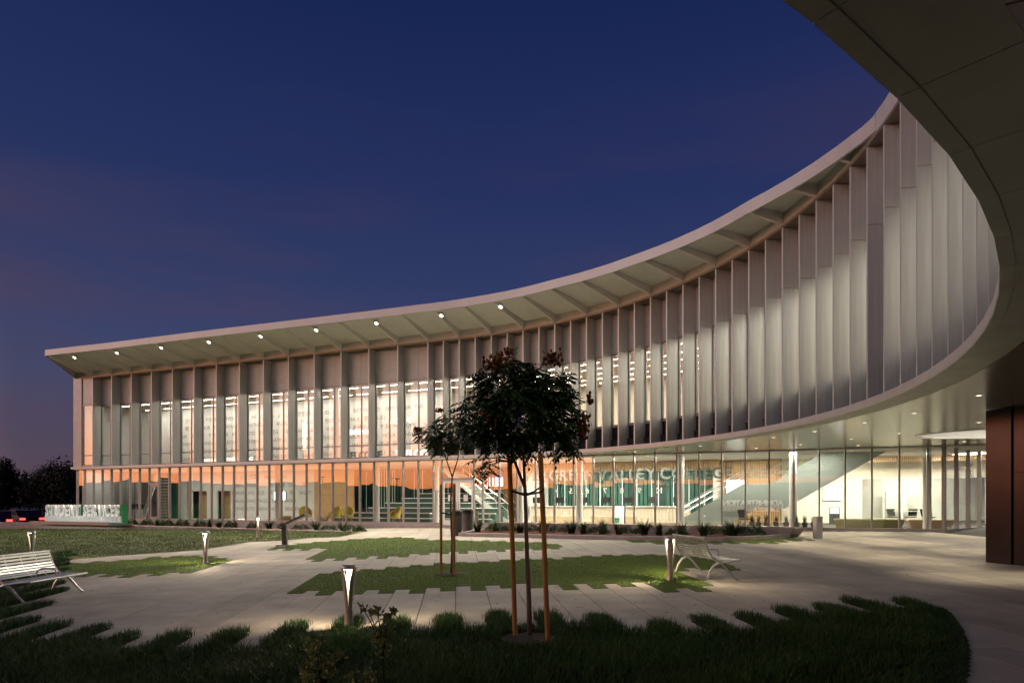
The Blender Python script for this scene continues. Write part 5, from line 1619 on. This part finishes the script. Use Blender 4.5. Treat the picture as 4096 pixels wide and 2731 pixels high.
# ---------------------------------------------------------------- site furniture
t = empty('information_panel', (-8.55, 24.99, zg(-8.55, 24.99)), .05, 'dark slanted information panel on a leaning post beside the far turf', 'information panel')
MB().box(-.34, -.18, 0, .40, .18, .05).build('base_plate', M['steel'], t)
MB().hexa([(-.14, -.09, .051), (.05, -.09, .051), (.05, .09, .051), (-.14, .09, .051)], [(-.15, -.07, .73), (-.01, -.07, .78), (-.01, .07, .78), (-.15, .07, .73)]).build('post', M['bin'], t)
MB().hexa([(-.22, -.33, .68), (.78, -.33, 1.16), (.78, .33, 1.16), (-.22, .33, .68)], [(-.25, -.33, .74), (.75, -.33, 1.22), (.75, .33, 1.22), (-.25, .33, .74)]).build('panel', M['bin'], t)
MB().hexa([(-.20, -.28, .766), (.70, -.28, 1.198), (.70, .28, 1.198), (-.20, .28, .766)], [(-.202, -.28, .770), (.698, -.28, 1.202), (.698, .28, 1.202), (-.202, .28, .770)]).build('print', M['steel'], t)
def bin_(x, y, label_):
    t = empty('litter_bin', (x, y, zg(x, y)), 0, label_, 'litter bin', 'litter bins by the entrance')
    MB().lathe([(.24, .0), (.25, .03), (.265, .82), (.27, .86)], 24).build('body', M['bin'], t)
    MB().lathe([(.28, .861), (.28, .93), (.27, .945)], 24).build('rim', M['dark'], t)
    MB().lathe([(.26, .946), (.255, 1.04), (.22, 1.10), (.12, 1.13), (.02, 1.135)], 24).build('lid', M['dark'], t, smooth=True)
    MB().box(-.13, -.275, .96, .13, -.235, 1.05).build('opening', M['dark_gap'], t)
    for z in (.25, .50):
        MB().lathe([(.266, z), (.268, z + .01), (.268, z + .10), (.266, z + .11)], 24).build('panel_ring', M['panel'] if False else M['bin'], t)
bin_(-2.46, 29.1, 'dark round litter bin behind the right stake of the smaller tree, nearer one')
bin_(-2.08, 30.9, 'dark round litter bin behind its twin, nearer the doors')
def post(x, y, w, h, label_):
    t = empty('actuator_post', (x, y, zg(x, y)), .1, label_, 'post', 'door actuator posts')
    MB().box(-w / 2, -w / 2, -.05, w / 2, w / 2, h).build('housing', M['bench'], t)
    MB().box(-w / 2 - .01, -w / 2 - .01, h + .001, w / 2 + .01, w / 2 + .01, h + .015).build('cap', M['bench'], t)
    MB().lathe([(.055, -.012), (.06, 0)], 14).build('push_plate', M['steel'], t, (0, -w / 2 - .002, h * .82), (PI / 2, 0, 0))
post(11.21, 24.19, .24, .80, 'square metal post at the end of the timber-topped seat wall')
post(-1.72, 32.2, .17, .95, 'square metal post right of the entrance doors')
# bronze-clad pier under the right overhang
pr = empty('bronze_pier', (11.73, 16.34, 0), 0, 'dark bronze metal-clad pier at the right edge under the overhang', 'pier')
pd = Vector((.35, -1.0, 0)).normalized()       # long face runs towards the viewer
pn = Vector((-pd.y, pd.x, 0))
def pier_panel(d0, d1, z0, z1, off):
    q = [pd * d0 + pn * off, pd * d1 + pn * off, pd * d1 + pn * .6, pd * d0 + pn * .6]
    MB().hexa([(p.x, p.y, z0) for p in q], [(p.x, p.y, z1) for p in q]).build('cladding_panel', M['bronze'], pr)
for d0, d1, zs, off in ((0, .60, (-.6, 3.48), 0), (.612, 1.12, (-.6, 1.92, 3.48), .05), (1.132, 1.9, (-.6, 3.48), .0), (1.912, 2.8, (-.6, 3.48), .0), (2.812, 4.0, (-.6, 3.48), .0)):
    for z0, z1 in zip(zs[:-1], zs[1:]):
        pier_panel(d0, d1, z0 + .004, z1 - .006, off)
q = [pd * .03 + pn * .61, pd * 3.95 + pn * .61, pd * 3.95 + pn * 1.9, pd * .03 + pn * 1.9]
MB().hexa([(p.x, p.y, -.6) for p in q], [(p.x, p.y, 3.48) for p in q]).build('core', M['bronze'], pr)

# ---------------------------------------------------------------- street beyond the lawn
def car(x, y, rz, label_):
    t = empty('parked_car', (x, y, -.86), rz, label_, 'car', 'cars on the road')
    prof = [(-2.1, .35), (-2.15, .75), (-1.9, .95), (-1.5, 1.0), (-.9, 1.42), (.5, 1.45), (1.15, 1.0), (1.95, .88), (2.1, .6), (2.1, .35)]
    MB().vprism(prof, -.85, .85).build('body', M['car'], t)
    for y_ in (-.855, .851):
        MB().vprism([(-1.35, 1.02), (-.82, 1.36), (.42, 1.38), (.95, 1.02)], y_, y_ + .004).build('side_window', M['car_glass'], t)
    for wx in (-1.3, 1.3):
        for wy in (-.80, .80):
            w = MB().lathe([(.20, -.1), (.33, -.09), (.33, .09), (.20, .1)], 16).build('wheel', M['tyre'], t, (wx, wy, .33), (PI / 2, 0, 0))
            MB().lathe([(.19, -.105), (.19, .105)], 12).build('rim', M['steel'], w)
    for wy in (-.66, .66):
        MB().box(-2.17, wy - .18, .66, -2.10, wy + .18, .80).build('tail_light', M['tail'], t)
car(-39.5, 50.5, 2.3, 'dark car with glowing red tail lights at the left edge, nearer one')
car(-41.0, 55.5, 2.45, 'dark car with red tail lights behind the nearer car')

def far_tree(x, y, h, w, seed, label_):
    r = np.random.default_rng(seed)
    t = empty('dark_tree', (x, y, -1.2), 0, label_, 'tree', 'dark trees beyond the road')
    MB().tube([(0, 0, 0), (.1, 0, h * .3), (.0, .1, h * .62)], [.35, .26, .12], 7).build('trunk', M['bark'], t)
    N = 6000
    cs = []
    for k in range(26):
        f = r.uniform(0, 2 * PI); q = r.uniform(.1, .75)
        cs.append((w * .5 * q * math.cos(f), w * .5 * q * math.sin(f), h * r.uniform(.12, .84), w * r.uniform(.18, .32)))
    cs.append((0, 0, h * .86, w * .22))
    ci = np.array(cs)[r.integers(0, len(cs), N)]
    d = r.normal(size=(N, 3)); d /= np.linalg.norm(d, axis=1)[:, None]
    p = ci[:, :3] + d * (ci[:, 3] * r.uniform(.55, 1.05, N))[:, None]
    a = r.normal(size=(N, 3)); b = np.cross(a, d); b /= np.linalg.norm(b, axis=1)[:, None]
    a = np.cross(b, d)
    s = r.uniform(.10, .26, N)[:, None] * (h / 9)
    V = np.stack([p - a * s, p + b * s * .7, p + a * s, p - b * s * .7], 1).reshape(-1, 3)
    F = np.arange(4 * N).reshape(-1, 4)
    link('crown', tri_mesh('crown', V, F, M['fartree'], np.repeat(r.uniform(0, 1, N), 4)), None, t)
far_tree(-90.5, 118, 10.6, 7.0, 1, 'tall dark tree at the left edge of the picture')
far_tree(-84, 119, 8.4, 9.0, 2, 'lower dark tree between the tall edge tree and the round one')
far_tree(-79, 116, 9.8, 12.0, 3, 'broad round dark tree left of the building')
far_tree(-73.5, 114, 8.6, 11.0, 4, 'dark tree closest to the building corner')
far_tree(-67, 118, 7.6, 10.0, 5, 'dark tree half hidden behind the building corner')
far_tree(-97, 124, 8.8, 9.0, 6, 'dark tree partly cut by the left edge, further back')
# low hills to the west, seen mirrored in the glazing
hm = MB(); N = 420
V = []; F = []
rr = random.Random(12)
bump = 0
for k in range(N + 1):
    f = R_(112 + 200 * k / N)
    bump = .72 * bump + rr.uniform(-.55, .75)
    h = 17.5 + 1.6 * math.sin(k * .075) + 1.0 * math.sin(k * .19 + 1) + bump + (rr.uniform(1.5, 3.2) if rr.random() < .06 else 0)
    c, s = math.cos(f), math.sin(f)
    V += [(520 * c, 520 * s, -3), (560 * c, 560 * s, h * .7), (610 * c, 610 * s, h), (760 * c, 760 * s, -3)]
for k in range(N):
    for j in range(3):
        F.append((4 * k + j, 4 * k + j + 1, 4 * k + 4 + j + 1, 4 * k + 4 + j))
hm.add(V, F)
tag(hm.build('hills', M['hill']), kind='structure')
# car-park lamps behind the viewer, mirrored in the glazing
for k, (x, y, h) in enumerate(((-60, 20, 4.6), (-46, 8, 4.2), (-75, 2, 5.4), (-38, -14, 4.6), (-58, -20, 5.0))):
    t = empty('lamp_post', (x, y, -1.9), .6 * k, 'dark lamp post out in the car park, %s from the road' % ORD[k], 'lamp post', 'car park lamps')
    MB().tube([(0, 0, 0), (0, 0, h + 1.9)], [.07, .045], 8).build('pole', M['dark'], t)
    MB().box(-.12, -.30, h + 1.86, .12, .75, h + 1.98).build('head', M['dark'], t)
    MB().box(-.09, .30, h + 1.845, .09, .70, h + 1.859).build('lens', M['lamp_spot'], t)

# fallen leaves on the paving near the lawn and tree
r = np.random.default_rng(77)
V = []; F = []; T = []
for k in range(260):
    if k % 3: x, y = r.normal(0, 3.6), r.uniform(9.2, 14.5)
    else: x, y = r.uniform(-9, 8), r.uniform(10.5, 24)
    f = r.uniform(0, 6.28); l = r.uniform(.018, .04); w = l * .4
    z = zg(x, y) + .004
    c, s_ = math.cos(f), math.sin(f)
    i = len(V)
    V += [(x - c * l, y - s_ * l, z), (x + s_ * w, y - c * w, z + .006), (x + c * l, y + s_ * l, z + .003), (x - s_ * w, y + c * w, z + .009)]
    F.append((i, i + 1, i + 2, i + 3)); T += [r.uniform(0, 1)] * 4
tag(link('fallen_leaves', tri_mesh('fallen_leaves', V, F, M['pod'], T)), 'small dry fallen leaves scattered over the paving', 'leaves', kind='stuff')
